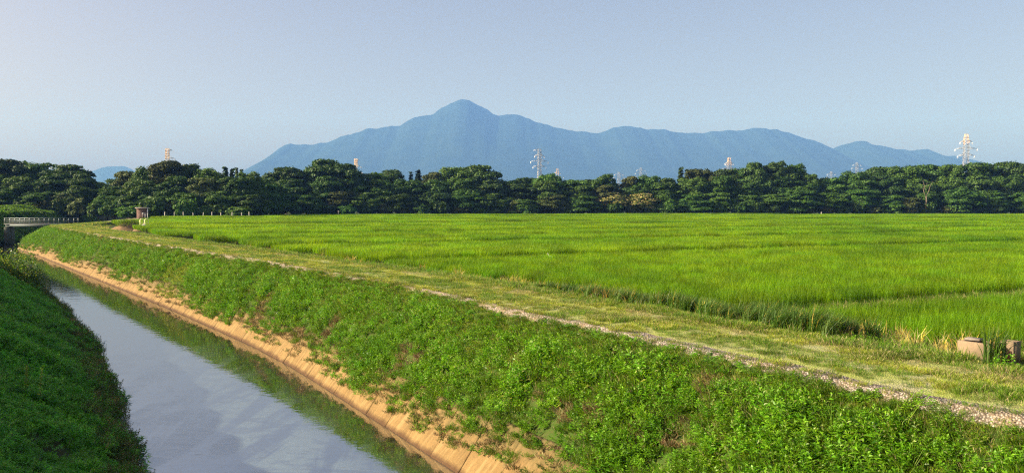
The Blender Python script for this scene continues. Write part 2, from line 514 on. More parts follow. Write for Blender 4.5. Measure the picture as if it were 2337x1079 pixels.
# revetment: panels 1.9 m long with open joints, ribbed face, some settled
def revetment():
    V = []; F = []; k = 0
    s0 = 8.0; i = 0
    while s0 < 172:
        L = 1.9 if s0 < 90 else 3.8
        ds = L - .006
        ns = 38 if s0 < 60 else 14; na = 9
        off = random.uniform(-.012, .012); lift = random.uniform(-.008, .008); topv = random.uniform(-.1, .14)
        ss = np.linspace(s0, s0 + ds, ns)
        aa = np.linspace(-.25, .95 + topv, na)
        S, A = np.meshgrid(ss, aa, indexing='ij')
        rib = .03 * np.abs(np.sin((S - s0) * math.pi / .27)) ** .6
        brk = .035 * noise(S, A * 2, .35, 3, 51) * np.clip((A - .5) * 2, 0, 1)
        A2 = A + .08 * noise(S, A * 0, .3, 3, 52) * np.clip(A - .7, 0, 1) * 3
        A2 = np.minimum(A2, .96)
        nn = RW(S) + A2 + off
        z = WL + A2 * 1.43 + .07 + rib + brk + lift
        x, y = W(S, nn)
        top = np.stack([x, y, z], -1)
        bot = top.copy(); bot[..., 2] -= .20
        P = np.concatenate([top.reshape(-1, 3), bot.reshape(-1, 3)])
        idx = np.arange(ns * na).reshape(ns, na); m = ns * na
        fs = []
        a = idx[:-1, :-1]; b = idx[1:, :-1]; c = idx[1:, 1:]; d = idx[:-1, 1:]
        fs.append(np.stack([a, b, c, d], -1).reshape(-1, 4))
        for line in (idx[:, 0], idx[::-1, -1], idx[::-1, :][0, :][::1]):
            pass
        def skirt(line):
            return np.stack([line[:-1], line[:-1] + m, line[1:] + m, line[1:]], -1)
        fs += [skirt(idx[:, 0]), skirt(idx[::-1, -1]), skirt(idx[0, ::-1]), skirt(idx[-1, :])]
        V.append(P); F.append(np.concatenate(fs) + k); k += len(P)
        s0 += L; i += 1
    me = mesh_from("concrete_revetment", np.concatenate(V), np.concatenate(F), [M_conc])
    o = obj("concrete_revetment", me)
    tagset(o, "ochre stained ribbed concrete slabs lining the sunlit canal edge below the grass", "retaining wall")
revetment()
# foot of the bank under the slabs
strip("bank_foot", S_, [(lambda s, a=a: RW(s) + a) for a in (-.02, .4, .80)], M_bed)

# water
ws = srows(-25, 400)
V = []; 
cs = between(lambda s: LW(s) - .4, lambda s: RW(s) + .5, 4)
S = np.repeat(ws[:, None], 4, 1); NN = np.stack([c(ws) for c in cs], 1)
x, y = W(S, NN); V = np.stack([x, y, x * 0 + WL], -1).reshape(-1, 3)
i = np.arange(len(ws) - 1)[:, None] * 4 + np.arange(3)[None]
F = np.stack([i, i + 1, i + 5, i + 4], -1).reshape(-1, 4)
o = obj("canal_water", mesh_from("canal_water", V, F, [M_water])); o["kind"] = "structure"

# ------------------------------------------------------------------ mountains
RIDGE = [(430, 470), (520, 440), (560, 392), (590, 372), (615, 355), (640, 335), (665, 327), (690, 330), (720, 330), (750, 325), (768, 316), (780, 310), (800, 308), (820, 300), (838, 294), (866, 293),
 (880, 290), (900, 289), (915, 286), (930, 275), (946, 267), (970, 264), (992, 259), (1010, 247), (1028, 237), (1040, 230), (1052, 228), (1072, 230), (1082, 236), (1096, 243), (1111, 248), (1125, 260),
 (1138, 265), (1150, 263), (1160, 260), (1172, 260), (1195, 267), (1208, 271), (1225, 279), (1245, 282), (1262, 290), (1290, 295), (1320, 300), (1352, 303), (1367, 303), (1385, 298), (1400, 290), (1418, 287), (1440, 288),
 (1455, 292), (1480, 294), (1505, 296), (1530, 299), (1560, 304), (1590, 304), (1620, 301), (1645, 299), (1662, 295), (1680, 299), (1700, 295), (1728, 292), (1745, 293), (1765, 296), (1800, 302), (1822, 310), (1838, 318),
 (1858, 320), (1875, 327), (1900, 340), (1915, 333), (1930, 327), (1950, 323), (1975, 323), (1998, 332), (2020, 334), (2045, 340), (2072, 343), (2090, 341), (2115, 341), (2130, 346), (2148, 356), (2175, 354), (2200, 358), (2230, 368), (2270, 400), (2330, 440), (2450, 470)]
def mountain(name, ridge, D, depth, lab, seed):
    px, py = np.array(ridge, float).T
    X = (px - 1168.5) / 2024 * D; Z = (470 - py) / 2024 * D
    gx = np.linspace(X[0], X[-1], 700)
    rz = np.interp(gx, X, Z) + 10 * noise(gx, gx * 0, 90, 3, seed) * np.clip(np.interp(gx, X, Z) / 300, 0, 1)
    t = np.concatenate([-np.linspace(1, 0, 46) ** 1.15, np.linspace(.05, 1, 14)])
    gy = D + t * depth
    GX, GY = np.meshgrid(gx, gy, indexing='ij')
    T = np.abs(t)[None]
    spur = noise(GX + 0.25 * GY, GY * .25, 650, 4, seed + 5)
    fall = (1 - T) ** (1.25)
    z = rz[:, None] * np.clip(fall + .05 * spur * np.sin(np.pi * T), 0, 1 - .25 * T)
    V = np.stack([GX, GY, z + 1.9], -1).reshape(-1, 3)
    r, c = GX.shape
    i = np.arange(r - 1)[:, None] * c + np.arange(c - 1)[None]
    F = np.stack([i, i + c, i + c + 1, i + 1], -1).reshape(-1, 4)
    o = obj(name, mesh_from(name, V, F, [M_mount], smooth=True)); tagset(o, lab, None, None, "structure")
    return o
tm = NT("mountain_forest")
nn_ = tm.noise(.004, 6, .6)
M_mount = tm.done(tm.principled(tm.mix(tm.mapr(nn_, .4, .6), (.014, .028, .022), (.020, .036, .026)), 1, .0).outputs[0])
mountain("mountain", RIDGE, 10000, 3000, "broad blue mountain range with one peaked summit behind the wood", 3)
mountain("mountain", [(120, 470), (180, 410), (205, 392), (225, 385), (245, 381), (262, 380), (285, 380), (300, 385), (315, 391), (340, 400), (420, 470)], 11500, 900, "small blue flat topped hill seen through the gap in the wood", 9)
# ------------------------------------------------------------------ vegetation building blocks
def at(px, py, z=0.0):
    """world x, y where the sight line through a photo pixel meets height z"""
    d = (CAMZ - z) * 2024 / (py - 470.0)
    return (px - 1168.5) / 2024 * d, d
def atd(px, D): return (px - 1168.5) / 2024 * D, D
def zt(py, D): return CAMZ + (470 - py) / 2024 * D

def blades(P, az, lean, curl, L, w, g=None):
    """grass blades: base pair, middle pair, tip"""
    g = g or rng
    n = len(P)
    d = np.stack([np.cos(az), np.sin(az), np.zeros(n)], -1)
    side = np.stack([-np.sin(az), np.cos(az), np.zeros(n)], -1)
    tw = g.uniform(-1.2, 1.2, n)[:, None]
    side = side * np.cos(tw) + d * np.sin(tw)
    up = np.array([0, 0, 1.0])
    L = L[:, None]; w = w[:, None]; lean = lean[:, None]; curl = curl[:, None]
    mid = P + (d * np.sin(lean) + up * np.cos(lean)) * L * .55
    tip = mid + (d * np.sin(lean + curl) + up * np.cos(lean + curl)) * L * .45
    V = np.stack([P - side * w * .35, P + side * w * .35, mid - side * w * .5, mid + side * w * .5, tip], 1).reshape(-1, 3)
    k = np.arange(n)[:, None] * 5
    Q = k + np.array([[0, 1, 3, 2]]); T = k + np.array([[2, 3, 4]])
    return V, Q, T
def leaves(P, D, L, w, g=None, fold=.18, droop=.25):
    """lance shaped leaves as folded kites: base, left, tip, right"""
    g = g or rng
    D = D / np.linalg.norm(D, axis=1, keepdims=True)
    n = len(P)
    up = np.array([0, 0, 1.0]) + g.normal(0, .35, (n, 3))
    side = np.cross(D, up); side /= np.linalg.norm(side, axis=1, keepdims=True) + 1e-9
    nor = np.cross(side, D)
    L = L[:, None]; w = w[:, None]
    m = P + D * L * .42 + nor * L * fold * .5
    tip = P + D * L - np.array([0, 0, 1.0]) * L * droop
    V = np.stack([P, m - side * w * .5, tip, m + side * w * .5], 1).reshape(-1, 3)
    k = np.arange(n)[:, None] * 4
    return V, k + np.array([[0, 1, 2, 3]])

def proto(name, V, F, mats, fm=None):
    """a mesh object kept out of the scene, for the ground cover to repeat"""
    me = mesh_from(name, V, F, mats, fm)
    return bpy.data.objects.new(name, me)

def merge(parts):
    """parts: list of (V, [faces...], matidx)"""
    Vs = []; Q = []; T = []; mq = []; mt = []; n = 0
    for V, Fs, m in parts:
        for f in Fs:
            if f.shape[1] == 4: Q.append(f + n); mq += [m] * len(f)
            else: T.append(f + n); mt += [m] * len(f)
        Vs.append(V); n += len(V)
    F = []
    if Q: F.append(np.concatenate(Q))
    if T: F.append(np.concatenate(T))
    return np.concatenate(Vs), F, mq + mt

_ng = {}
def scatter(name, protos, P, rz, scl, idx, label=None, tilt=None, kind="stuff"):
    """one object: points carrying rotation, scale and variant; geometry nodes set the plants"""
    c = bpy.data.collections.new(name + "_plants")
    for k, p in enumerate(protos):
        p.name = f"{name}_plant_{k:02d}"
        if p.name not in c.objects: c.objects.link(p)
    me = bpy.data.meshes.new(name)
    me.vertices.add(len(P)); me.vertices.foreach_set("co", np.asarray(P, np.float32).ravel())
    a = me.attributes.new("rot", 'FLOAT_VECTOR', 'POINT')
    r = np.zeros((len(P), 3), np.float32); r[:, 2] = rz
    if tilt is not None: r[:, :2] = tilt
    a.data.foreach_set("vector", r.ravel())
    a = me.attributes.new("scl", 'FLOAT_VECTOR', 'POINT')
    scl = np.asarray(scl, np.float32)
    if scl.ndim == 1: scl = np.repeat(scl[:, None], 3, 1)
    a.data.foreach_set("vector", scl.ravel())
    a = me.attributes.new("idx", 'INT', 'POINT'); a.data.foreach_set("value", np.asarray(idx, np.int32))
    me.update()
    o = obj(name, me); o["kind"] = kind
    if label: o["label"] = label
    ng = bpy.data.node_groups.new(name + "_gn", 'GeometryNodeTree')
    ng.interface.new_socket("Geometry", in_out='INPUT', socket_type='NodeSocketGeometry')
    ng.interface.new_socket("Geometry", in_out='OUTPUT', socket_type='NodeSocketGeometry')
    N_ = ng.nodes; L_ = ng.links
    gi = N_.new("NodeGroupInput"); go = N_.new("NodeGroupOutput")
    ci = N_.new("GeometryNodeCollectionInfo"); ci.inputs[0].default_value = c
    ci.inputs["Separate Children"].default_value = True; ci.inputs["Reset Children"].default_value = True
    ip = N_.new("GeometryNodeInstanceOnPoints"); ip.inputs["Pick Instance"].default_value = True
    def attr(nm, dt):
        q = N_.new("GeometryNodeInputNamedAttribute"); q.data_type = dt; q.inputs["Name"].default_value = nm
        return q.outputs[0]
    L_.new(gi.outputs[0], ip.inputs["Points"]); L_.new(ci.outputs[0], ip.inputs["Instance"])
    L_.new(attr("idx", 'INT'), ip.inputs["Instance Index"])
    L_.new(attr("rot", 'FLOAT_VECTOR'), ip.inputs["Rotation"])
    L_.new(attr("scl", 'FLOAT_VECTOR'), ip.inputs["Scale"])
    L_.new(ip.outputs[0], go.inputs[0])
    md = o.modifiers.new("plants", 'NODES'); md.node_group = ng
    return o

def inview(x, y, m=.72, near=8):
    return (y > near) & (np.abs(x) < m * y + 3)

# ------------------------------------------------------------------ foliage materials
M_rice = leaf_mat("rice_leaf", (.130, .262, .005), (.200, .345, .008), .45, .5, .25, patch=(.098, .215, .005), patch_scale=.035, tcol=(1.5, 1.35, .6))
M_herb = leaf_mat("herb_leaf", (.095, .25, .008), (.21, .42, .018), .33, .42, .45, patch=(.12, .28, .012), patch_scale=.3, tcol=(1.4, 1.3, .6), alt=(.36, .42, .14), alt_amt=.10)
M_herbl = leaf_mat("levee_leaf", (.075, .28, .02), (.15, .46, .035), .3, .5, .35, patch=(.10, .32, .02), patch_scale=.4, tcol=(1.1, 1.3, .6))
M_dark = leaf_mat("creeper_leaf", (.045, .10, .015), (.09, .15, .025), .25, .5, .35, tcol=(1.2, 1.2, .6), alt=(.12, .09, .03), alt_amt=.08)
M_grassy = leaf_mat("verge_grass", (.24, .34, .025), (.37, .43, .05), .4, .6, .2, patch=(.12, .19, .03), patch_scale=.5, tcol=(1.3, 1.2, .7))
M_grassg = leaf_mat("green_grass", (.09, .20, .012), (.17, .29, .02), .4, .5, .3, tcol=(1.3, 1.2, .6))
M_straw = leaf_mat("dry_straw", (.33, .29, .12), (.46, .40, .20), .3, .7, .1)
M_brown = leaf_mat("dead_stems", (.17, .095, .045), (.33, .21, .10), .2, .8, .1)
M_rush = leaf_mat("rush_leaf", (.055, .115, .012), (.10, .19, .02), .3, .45, .4, tcol=(1.3, 1.3, .5))
M_yellow = leaf_mat("yellow_leaf", (.50, .36, .05), (.62, .50, .14), .35, .6, .2)
M_lime = leaf_mat("lime_leaf", (.22, .30, .02), (.36, .42, .05), .35, .5, .3)
M_stem = plain("weed_stem", (.10, .13, .03), .8, .2)

# ------------------------------------------------------------------ rice
def rice_tile(seed, size, dx, dy, nb, wmul, top):
    g = np.random.default_rng(seed)
    xs = np.arange(dx / 2, size, dx); ys = np.arange(dy / 2, size, dy)
    X, Y = np.meshgrid(xs, ys); X = X.ravel() + g.normal(0, .02, X.size) - size / 2; Y = Y.ravel() + g.normal(0, .02, Y.size) - size / 2
    hh = g.uniform(.86, 1.08, X.size)
    n = X.size * nb
    X = np.repeat(X, nb); Y = np.repeat(Y, nb); hh = np.repeat(hh, nb)
    P = np.stack([X + g.normal(0, .035, n), Y + g.normal(0, .035, n), np.zeros(n)], -1)
    az = g.uniform(0, 2 * np.pi, n)
    V, Q, T = blades(P, az, np.abs(g.normal(.09, .09, n)), g.uniform(.1, .6, n), g.uniform(.72, 1.12, n) * top * hh, g.uniform(.009, .015, n) * wmul, g)
    return proto("rice", V, [Q, T], [M_rice])
rice_near = [rice_tile(100 + k, 1.0, .30, .17, 16, 1.0, .66) for k in range(6)]
rice_mid = [rice_tile(120 + k, 2.0, .30, .22, 12, 1.6, .66) for k in range(5)]
rice_far = [rice_tile(140 + k, 4.0, .33, .30, 9, 3.0, .66) for k in range(5)]

PARCELS = [(-8, 11.4), (13.9, 20.6), (22.9, 50.4), (53.9, 70.6), (75.4, 83.6), (88.4, 97.8), (103.4, 122.6), (128.3, 145.5), (153, 192), (202, 222), (232.5, 256), (267, 330)]
PZ = [-.08, -.08, .04, .12, .22, .18, .32, .30, .42, .38, .50, .50]
def treeline_ok(x, y, marg=4):
    px = 1168.5 + 2024 * x / np.maximum(y, 1)
    return y < np.interp(px, TL_PX, TL_D) - marg
TL_PX = [-400, 150, 330, 580, 640, 1168, 1700, 2337, 3000]
TL_D = [252, 255, 240, 244, 290, 312, 322, 332, 340]
rp, rr, rs, ri = {0: [], 1: [], 2: []}, {0: [], 1: [], 2: []}, {0: [], 1: [], 2: []}, {0: [], 1: [], 2: []}
for (a, b) in PARCELS:
    for lod, size in ((0, 1.0), (1, 2.0), (2, 4.0)):
        ns = max(1, round((b - a) / size)); ds = (b - a) / ns
        sc = a + ds * (np.arange(ns) + .5)
        ncnt = int(420 / size)
        S, K = np.meshgrid(sc, np.arange(ncnt), indexing='ij')
        # rows start at the field's edge, so tiles sit flush with it
        edge = RE2(np.repeat(sc[:, None], ncnt, 1)) + .15
        NN = np.ceil(edge / size) * size + K * size + size / 2
        S = S.ravel(); NN = NN.ravel()
        x, y = W(S, NN)
        dist = np.hypot(x, y)
        # nested blocks of 4 m pick their detail level by distance
        bx, by = W(np.floor((S - a) / 4.0) * 4.0 + 2 + a, np.floor(NN / 4.0) * 4.0 + 2)
        bd = np.hypot(bx, by)
        lv = np.where(bd < 62, 0, np.where(bd < 120, 1, 2))
        if lod == 0: keep = (lv == 0)
        else: keep = (lv == lod)
        keep &= inview(x, y, .70) & treeline_ok(x, y)
        ms_, mn_ = SN(*at(305, 523, FIELD_Z + .1)); keep &= np.hypot(S - ms_, NN - mn_) > 4.2
        S, NN, x, y = S[keep], NN[keep], x[keep], y[keep]
        n = len(x)
        if n == 0: continue
        z = np.full(n, FIELD_Z + PZ[PARCELS.index((a, b))]) + .035 * noise(x, y, 7, 2, 60)
        rp[lod].append(np.stack([x, y, z], -1))
        rr[lod].append(np.full(n, R(28)) + np.where(rng.random(n) < .5, np.pi, 0))
        hv = [1, 1, .97, 1.0, .93, 1.04, .94, 1.02, 1.06, .97, 1.05, 1][PARCELS.index((a, b))] + .07 * noise(x, y, 9, 2, 61) + .04 * rng.normal(0, 1, n)
        sxy = ds / size
        rs[lod].append(np.stack([np.ones(n), np.full(n, sxy), hv], -1))
        ri[lod].append(rng.integers(0, 5, n))
for lod, ps in ((0, rice_near), (1, rice_mid), (2, rice_far)):
    scatter("rice_plants", ps, np.concatenate(rp[lod]), np.concatenate(rr[lod]), np.concatenate(rs[lod]), np.concatenate(ri[lod]),
            ["bright green rice in the nearest paddies", "bright green rice in the middle paddies", "bright green rice in the farthest paddies"][lod])

# ------------------------------------------------------------------ herb clumps
def herb(seed, mat, nst=8, rad=.24, h=.34, L=.10, w=.030, per=13, whorl=True, extra=None):
    g = np.random.default_rng(seed)
    P = []; D = []; LL = []; parts = []
    for k in range(nst):
        a = g.uniform(0, 2 * np.pi); r = rad * math.sqrt(g.random())
        bx, by = r * math.cos(a), r * math.sin(a)
        hh = h * g.uniform(.65, 1.15) * (1 - .35 * r / rad)
        lx, ly = g.normal(0, .10, 2) * h * 3
        for j in range(per):
            t = 1 - (j / per) ** 1.3 * .8
            aa = j * 2.4 + g.uniform(-.4, .4)
            el = (.95 - .9 * (j / per)) + g.normal(0, .15)
            P.append((bx + lx * t, by + ly * t, hh * t)); D.append((math.cos(aa) * math.cos(el), math.sin(aa) * math.cos(el), math.sin(el)))
            LL.append(L * g.uniform(.6, 1.0) * (.55 + .6 * j / per))
    P = np.array(P); D = np.array(D); LL = np.array(LL)
    V, Q = leaves(P, D, LL, LL * (w / L) * g.uniform(.8, 1.2, len(LL)), g)
    parts = [(V, [Q], 0)]
    return proto("herb", *merge(parts)[:2], [mat], merge(parts)[2])
def tuft(seed, mats, n=40, rad=.10, L=.12, w=.006, lean=.35, curl=.6, mixp=0.0, bias=None):
    g = np.random.default_rng(seed)
    a = g.uniform(0, 2 * np.pi, n); r = rad * np.sqrt(g.random(n))
    P = np.stack([r * np.cos(a), r * np.sin(a), np.zeros(n)], -1)
    az = a + g.normal(0, .8, n)
    if bias is not None: az = bias + g.normal(0, .9, n)
    V, Q, T = blades(P, az, np.abs(g.normal(lean, .2, n)), g.uniform(.2, 1.2, n) * curl, L * g.uniform(.5, 1.1, n), w * g.uniform(.7, 1.3, n), g)
    second = g.random(n) < mixp
    fm = np.concatenate([second, second]).astype(int)
    return proto("tuft", V, [Q, T], mats, fm)

herbs = [herb(200 + k, M_herb, 11, .28, [.30, .36, .42, .32, .28, .38][k], [.13, .15, .16, .14, .12, .17][k], [.042, .045, .045, .055, .048, .040][k], 14) for k in range(6)]
herbs += [tuft(210 + k, [M_grassg, M_straw], 150, .24, .32, .012, .45, .9, .10) for k in range(3)]         # 6,7,8 grass among them
herbs += [tuft(215 + k, [M_grassg, M_straw], 26, .10, .62, .012, .25, .7, .12) for k in range(2)]         # 9,10 tall grass
herbs += [herb(220, M_dark, 9, .26, .26, .08, .05, 11), herb(221, M_dark, 8, .26, .22, .07, .04, 11)]       # 11,12 creeper
herbs += [tuft(225, [M_brown, M_straw], 150, .26, .24, .011, .55, .9, .5), tuft(226, [M_brown, M_straw], 130, .28, .19, .012, .65, .9, .35)]  # 13,14 dead
herbs += [herb(230, M_lime, 9, .24, .3, .10, .07, 11)]    # 15 yellow-green
hpts = lambda a, b, dens, sr: None

def fill(srange, nfun0, nfun1, dens_fn, cap_m=.72, g=None):
    """random points between two n-curves at a density per m2 given by dens_fn(dist)"""
    g = g or rng
    out_s, out_n = [], []
    s = srange[0]
    while s < srange[1]:
        ds = 1.0
        a, b = float(nfun0(np.array([s + .5]))[0]), float(nfun1(np.array([s + .5]))[0])
        if b > a:
            xm, ym = W(s, (a + b) / 2); d = math.hypot(xm, ym)
            n = g.poisson(dens_fn(d) * ds * (b - a))
            out_s.append(s + g.random(n) * ds); out_n.append(a + g.random(n) * (b - a))
        s += ds
    S = np.concatenate(out_s); NN = np.concatenate(out_n)
    x, y = W(S, NN)
    k = inview(x, y, cap_m)
    return S[k], NN[k], x[k], y[k]

# right bank
S, NN, x, y = fill((3, 186), lambda s: RW(s) + .2, lambda s: CR(s) - .12, lambda d: 36 if d < 40 else 27 if d < 80 else 18)
a = NN - RW(S)
edge = .42 + .5 * noise(S, S * 0, 2.6, 3, 70) + .42 * noise(S, S * 0, 9, 2, 71)
u = rng.random(len(S))
dead = noise(S, NN, 1.5, 3, 72) + .5 * noise(S, NN, 5, 2, 73)
hang = (a < edge) & (a > .12) & (noise(S, NN, .7, 2, 78) > .1) & (u < .35 + .4 * a)
keep = (a > edge) | ((a > edge - .4) & (u < .25)) | hang
tall = 1 + .38 * noise(S, NN, 1.1, 2, 74) + .3 * noise(S, NN, 3.2, 2, 75)
low = np.clip((a - edge) / .8, 0, 1)
idx = rng.integers(0, 6, len(S))
v = rng.random(len(S))
grassz = noise(S, NN, 2.4, 3, 76)
idx = np.where(v < .14 + .35 * np.clip(grassz, 0, 1), rng.integers(6, 9, len(S)), idx)
idx = np.where(v > .978, rng.integers(9, 11, len(S)), idx)
near_edge = (a < edge + .85) & (rng.random(len(S)) < .9 - .9 * (a - edge))
idx = np.where(near_edge, rng.choice([11, 12, 11, 6, 6, 7, 12, 14, 0, 1], len(S)), idx)
bare = (dead > 1.15) & (a > 1.2) & (a < 3.4)
for qx, qy, qr in ((1300, 882, .28), (1375, 905, .24), (1455, 940, .18), (1575, 968, .24), (1640, 950, .14), (925, 760, .34), (960, 772, .2), (765, 705, .4), (600, 660, .55), (670, 690, .45), (1240, 860, .15), (480, 600, .5)):
    qs, qn = SN(*at(qx, qy, 1.6)); bare |= ((S - qs) / 1.6) ** 2 + (NN - qn) ** 2 < (qr * (1 + .5 * noise(S, NN, .5, 2, 77))) ** 2
idx = np.where((NN > CR(S) - .45) & (rng.random(len(S)) < .6), rng.integers(6, 9, len(S)), idx)
idx = np.where(bare, rng.choice([13, 14, 14, 13, 6], len(S)), idx)
limes = (np.abs(S - 69) < 3) & (a < edge + 1.1) & (a > .3)
keep |= limes
idx = np.where(hang, rng.choice([11, 12, 13], len(S)), idx)
idx = np.where(limes & (rng.random(len(S)) < .8), 15, idx)

sc = np.clip(tall, .5, 1.9) * (.62 + .38 * low) * np.clip((CR(S) + .35 - NN) / 1.2, .34, 1.0)
sc = np.where((idx >= 13) & (idx < 15), 1.0, sc)
z = H(S, NN) - .02
z = np.where(a < .95, WL + a * 1.43 + .07, z)
P = np.stack([x, y, z], -1)[keep]
sv = np.stack([np.clip(sc, .85, 1.35), np.clip(sc, .85, 1.35), sc], -1)
scatter("bank_vegetation", herbs, P, rng.uniform(0, 6.28, keep.sum()), sv[keep], idx[keep],
        "lush green herbs and grass covering the sunlit canal bank", tilt=rng.normal(0, .12, (keep.sum(), 2)))

# left levee
lherbs = [herb(240 + k, M_herbl, 10, .26, [.22, .26, .30, .20][k], [.16, .19, .14, .20][k], [.036, .042, .036, .038][k], 14) for k in range(4)]
lherbs += [tuft(250 + k, [M_herbl, M_straw], 60, .2, .30, .009, .4, .8, .05) for k in range(2)]
lherbs += [herb(255 + k, M_dark, 10, .28, .36, .075, .05, 12) for k in range(2)]      # 6,7
lherbs += [tuft(257, [M_brown, M_straw], 60, .2, .40, .008, .6, .7, .4)]               # 8
S, NN, x, y = fill((4, 175), lambda s: LW(s) - np.clip(3.0 + .05 * s, 3, 9), lambda s: LW(s) + .1, lambda d: 26 if d < 40 else 13 if d < 80 else 8)
b = LW(S) - NN
idx = rng.integers(0, 4, len(S))
v = rng.random(len(S))
idx = np.where(v < .2, rng.integers(4, 6, len(S)), idx)
eb = b < .9 + .5 * noise(S, S * 0, 2, 2, 80)
idx = np.where(eb & (rng.random(len(S)) < .85), rng.choice([6, 7, 6, 7, 4, 0, 8], len(S)), idx)
sc = np.clip(1 + .35 * noise(S, NN, 1.2, 2, 81) + .25 * noise(S, NN, 3, 2, 82), .5, 1.7)
sc = np.where(eb, sc * 1.15, sc)
P = np.stack([x, y, np.maximum(H(S, NN), WL) - .02], -1)
scatter("levee_vegetation", lherbs, P, rng.uniform(0, 6.28, len(S)), sc, idx,
        "shaded green herbs covering the levee beside the canal", tilt=rng.normal(0, .12, (len(S), 2)))
# far end of the levee round the footbridge
S, NN, x, y = fill((150, 330), lambda s: LW(s) - 24, lambda s: LW(s), lambda d: 4)
idx = rng.integers(0, 6, len(S))
scatter("levee_vegetation", [proto("h", *merge([(lambda VQ: (VQ[0], [VQ[1]], 0))(leaves(
    np.random.default_rng(k).uniform((-.6, -.6, .1), (.6, .6, .55), (160, 3)), np.random.default_rng(k + 9).normal(0, 1, (160, 3)) + (0, 0, .6),
    np.full(160, .3), np.full(160, .14)))])[:2], [M_rush if k % 3 else M_herb]) for k in range(6)],
    np.stack([x, y, H(S, NN) - .05], -1), rng.uniform(0, 6.28, len(S)), np.clip(1 + .6 * noise(x, y, 5, 3, 83), .4, 2), idx,
    "rough grass and scrub on the far levee by the footbridge")

# path: short grass, straw, bare ruts
pg = [tuft(260 + k, [M_grassy, M_straw], 60, .13, .10, .008, .5, .6, .2) for k in range(3)]
pg += [tuft(265 + k, [M_grassg, M_straw], 50, .12, .13, .006, .5, .7, .15) for k in range(2)]
pg += [tuft(268 + k, [M_straw, M_grassy], 46, .13, .10, .005, .6, .6, .25) for k in range(2)]
S, NN, x, y = fill((5, 200), lambda s: CR(s) - .12, lambda s: PR(s) + .5, lambda d: 46 if d < 40 else 30 if d < 80 else 16)
a = NN - CR(S)
rut = np.exp(-((a - .34 - .05 * noise(S, S * 0, 2, 2, 90)) / .22) ** 2) * np.clip(1.5 - .025 * S + .5 * noise(S, S * 0, 6, 2, 91), 0, 1.3)
rut2 = np.exp(-((a - 2.25) / .22) ** 2) * np.clip(noise(S, S * 0, 5, 2, 92) * 1.4 + .25, 0, 1)
thin = np.clip(noise(S, NN, 2.0, 3, 93), 0, 1) * .6
keep = rng.random(len(S)) > np.clip(rut * 1.0 + rut2 + thin, 0, .985)
gz = noise(S, NN, 1.6, 3, 94) + .35 * np.sin(a * 1.6)
idx = np.where(gz > .35, rng.integers(3, 5, len(S)), np.where(gz < -.45, rng.integers(5, 7, len(S)), rng.integers(0, 3, len(S))))
idx = np.where((a > 2.8) & (rng.random(len(S)) < .6), rng.integers(3, 5, len(S)), idx)
sc = np.clip(1 + .5 * noise(S, NN, .8, 2, 95), .5, 1.8) * np.where(a > 2.9, 1.5, 1)
sc = sc * np.where(np.hypot(x, y) > 60, 1.25, 1)
# denser grass over the brow of the bank
S2, N2, x2, y2 = fill((5, 150), lambda s: CR(s) - 1.6, lambda s: CR(s) - .18, lambda d: 120 if d < 30 else 75 if d < 40 else 40 if d < 80 else 20)
i2 = rng.choice([3, 4, 3, 4, 0, 1], len(S2)); k2 = np.hypot(x2, y2) > 0
sc = np.concatenate([sc, rng.uniform(.8, 1.5, len(S2)) * np.clip((CR(S2) + .6 - N2) / .9, .7, 1)]); idx = np.concatenate([idx, i2]); keep = np.concatenate([keep, k2])
S = np.concatenate([S, S2]); NN = np.concatenate([NN, N2]); x = np.concatenate([x, x2]); y = np.concatenate([y, y2])
# grass creeping over the gravel farther along, leaving broken stretches bare
S3, N3, x3, y3 = fill((19, 200), lambda s: CR(s) - .3, lambda s: CR(s) + .45, lambda d: 60 if d < 50 else 30)
k3 = rng.random(len(S3)) < np.clip((S3 - 19) / 14, 0, 1) * np.clip(.75 - 1.3 * noise(S3, S3 * 0, 7, 2, 97), .4, 1)
sc = np.concatenate([sc, rng.uniform(.8, 1.3, len(S3))]); idx = np.concatenate([idx, rng.choice([0, 1, 2, 3, 5], len(S3))]); keep = np.concatenate([keep, k3])
S = np.concatenate([S, S3]); NN = np.concatenate([NN, N3]); x = np.concatenate([x, x3]); y = np.concatenate([y, y3])
P = np.stack([x, y, H(S, NN)], -1)[keep]
scatter("path_grass", pg, P, rng.uniform(0, 6.28, keep.sum()), sc[keep], idx[keep], "short yellow green grass and straw on the farm track")

# margin of the paddies: dark rushes with yellow tips, grass, dead litter
BZ = 0.35
mg = [tuft(270 + k, [M_rush, M_yellow], 120, .17, .78, .015, .22, .85, .05, bias=BZ) for k in range(3)]            # 0-2 dark rushes
mg += [tuft(274 + k, [M_yellow, M_straw, ], 30, .16, .55, .016, .25, .6, .35) for k in range(2)]                    # 3,4 yellow blades
mg += [tuft(277 + k, [M_grassg, M_straw], 60, .18, .36, .009, .35, .8, .15) for k in range(2)]                      # 5,6 green grass
mg += [tuft(279, [M_straw, M_brown], 60, .2, .22, .008, .9, .5, .4)]                                                # 7 litter
mg += [herb(281, M_herb, 7, .22, .28, .09, .04, 11)]                                                                # 8
S, NN, x, y = fill((8, 196), lambda s: PR(s) + .05, lambda s: RE2(s) + .5, lambda d: 13 if d < 60 else 7)
a = (NN - PR(S)) / np.maximum(RE2(S) - PR(S), .5)
q = noise(S, NN, 1.2, 3, 100)
rz_ = noise(S, S * 0, 3.5, 2, 101)
rush = (a < .5) & (a > .04) & (q > -.55) & (S < 30) & (rz_ > -.75)
idx = np.where(rng.random(len(S)) < .5, rng.integers(5, 7, len(S)), np.where(rng.random(len(S)) < .5, 8, 7))
idx = np.where(rush, rng.integers(0, 3, len(S)), idx)
yel = (a > .1) & (noise(S, NN, 2.2, 3, 102) > .1) & (rng.random(len(S)) < .16)
idx = np.where(yel, rng.integers(3, 5, len(S)), idx)
idx = np.where((a > .45) & (rng.random(len(S)) < .35), 7, idx)
keep = rng.random(len(S)) < np.where(rush, .9, .75)
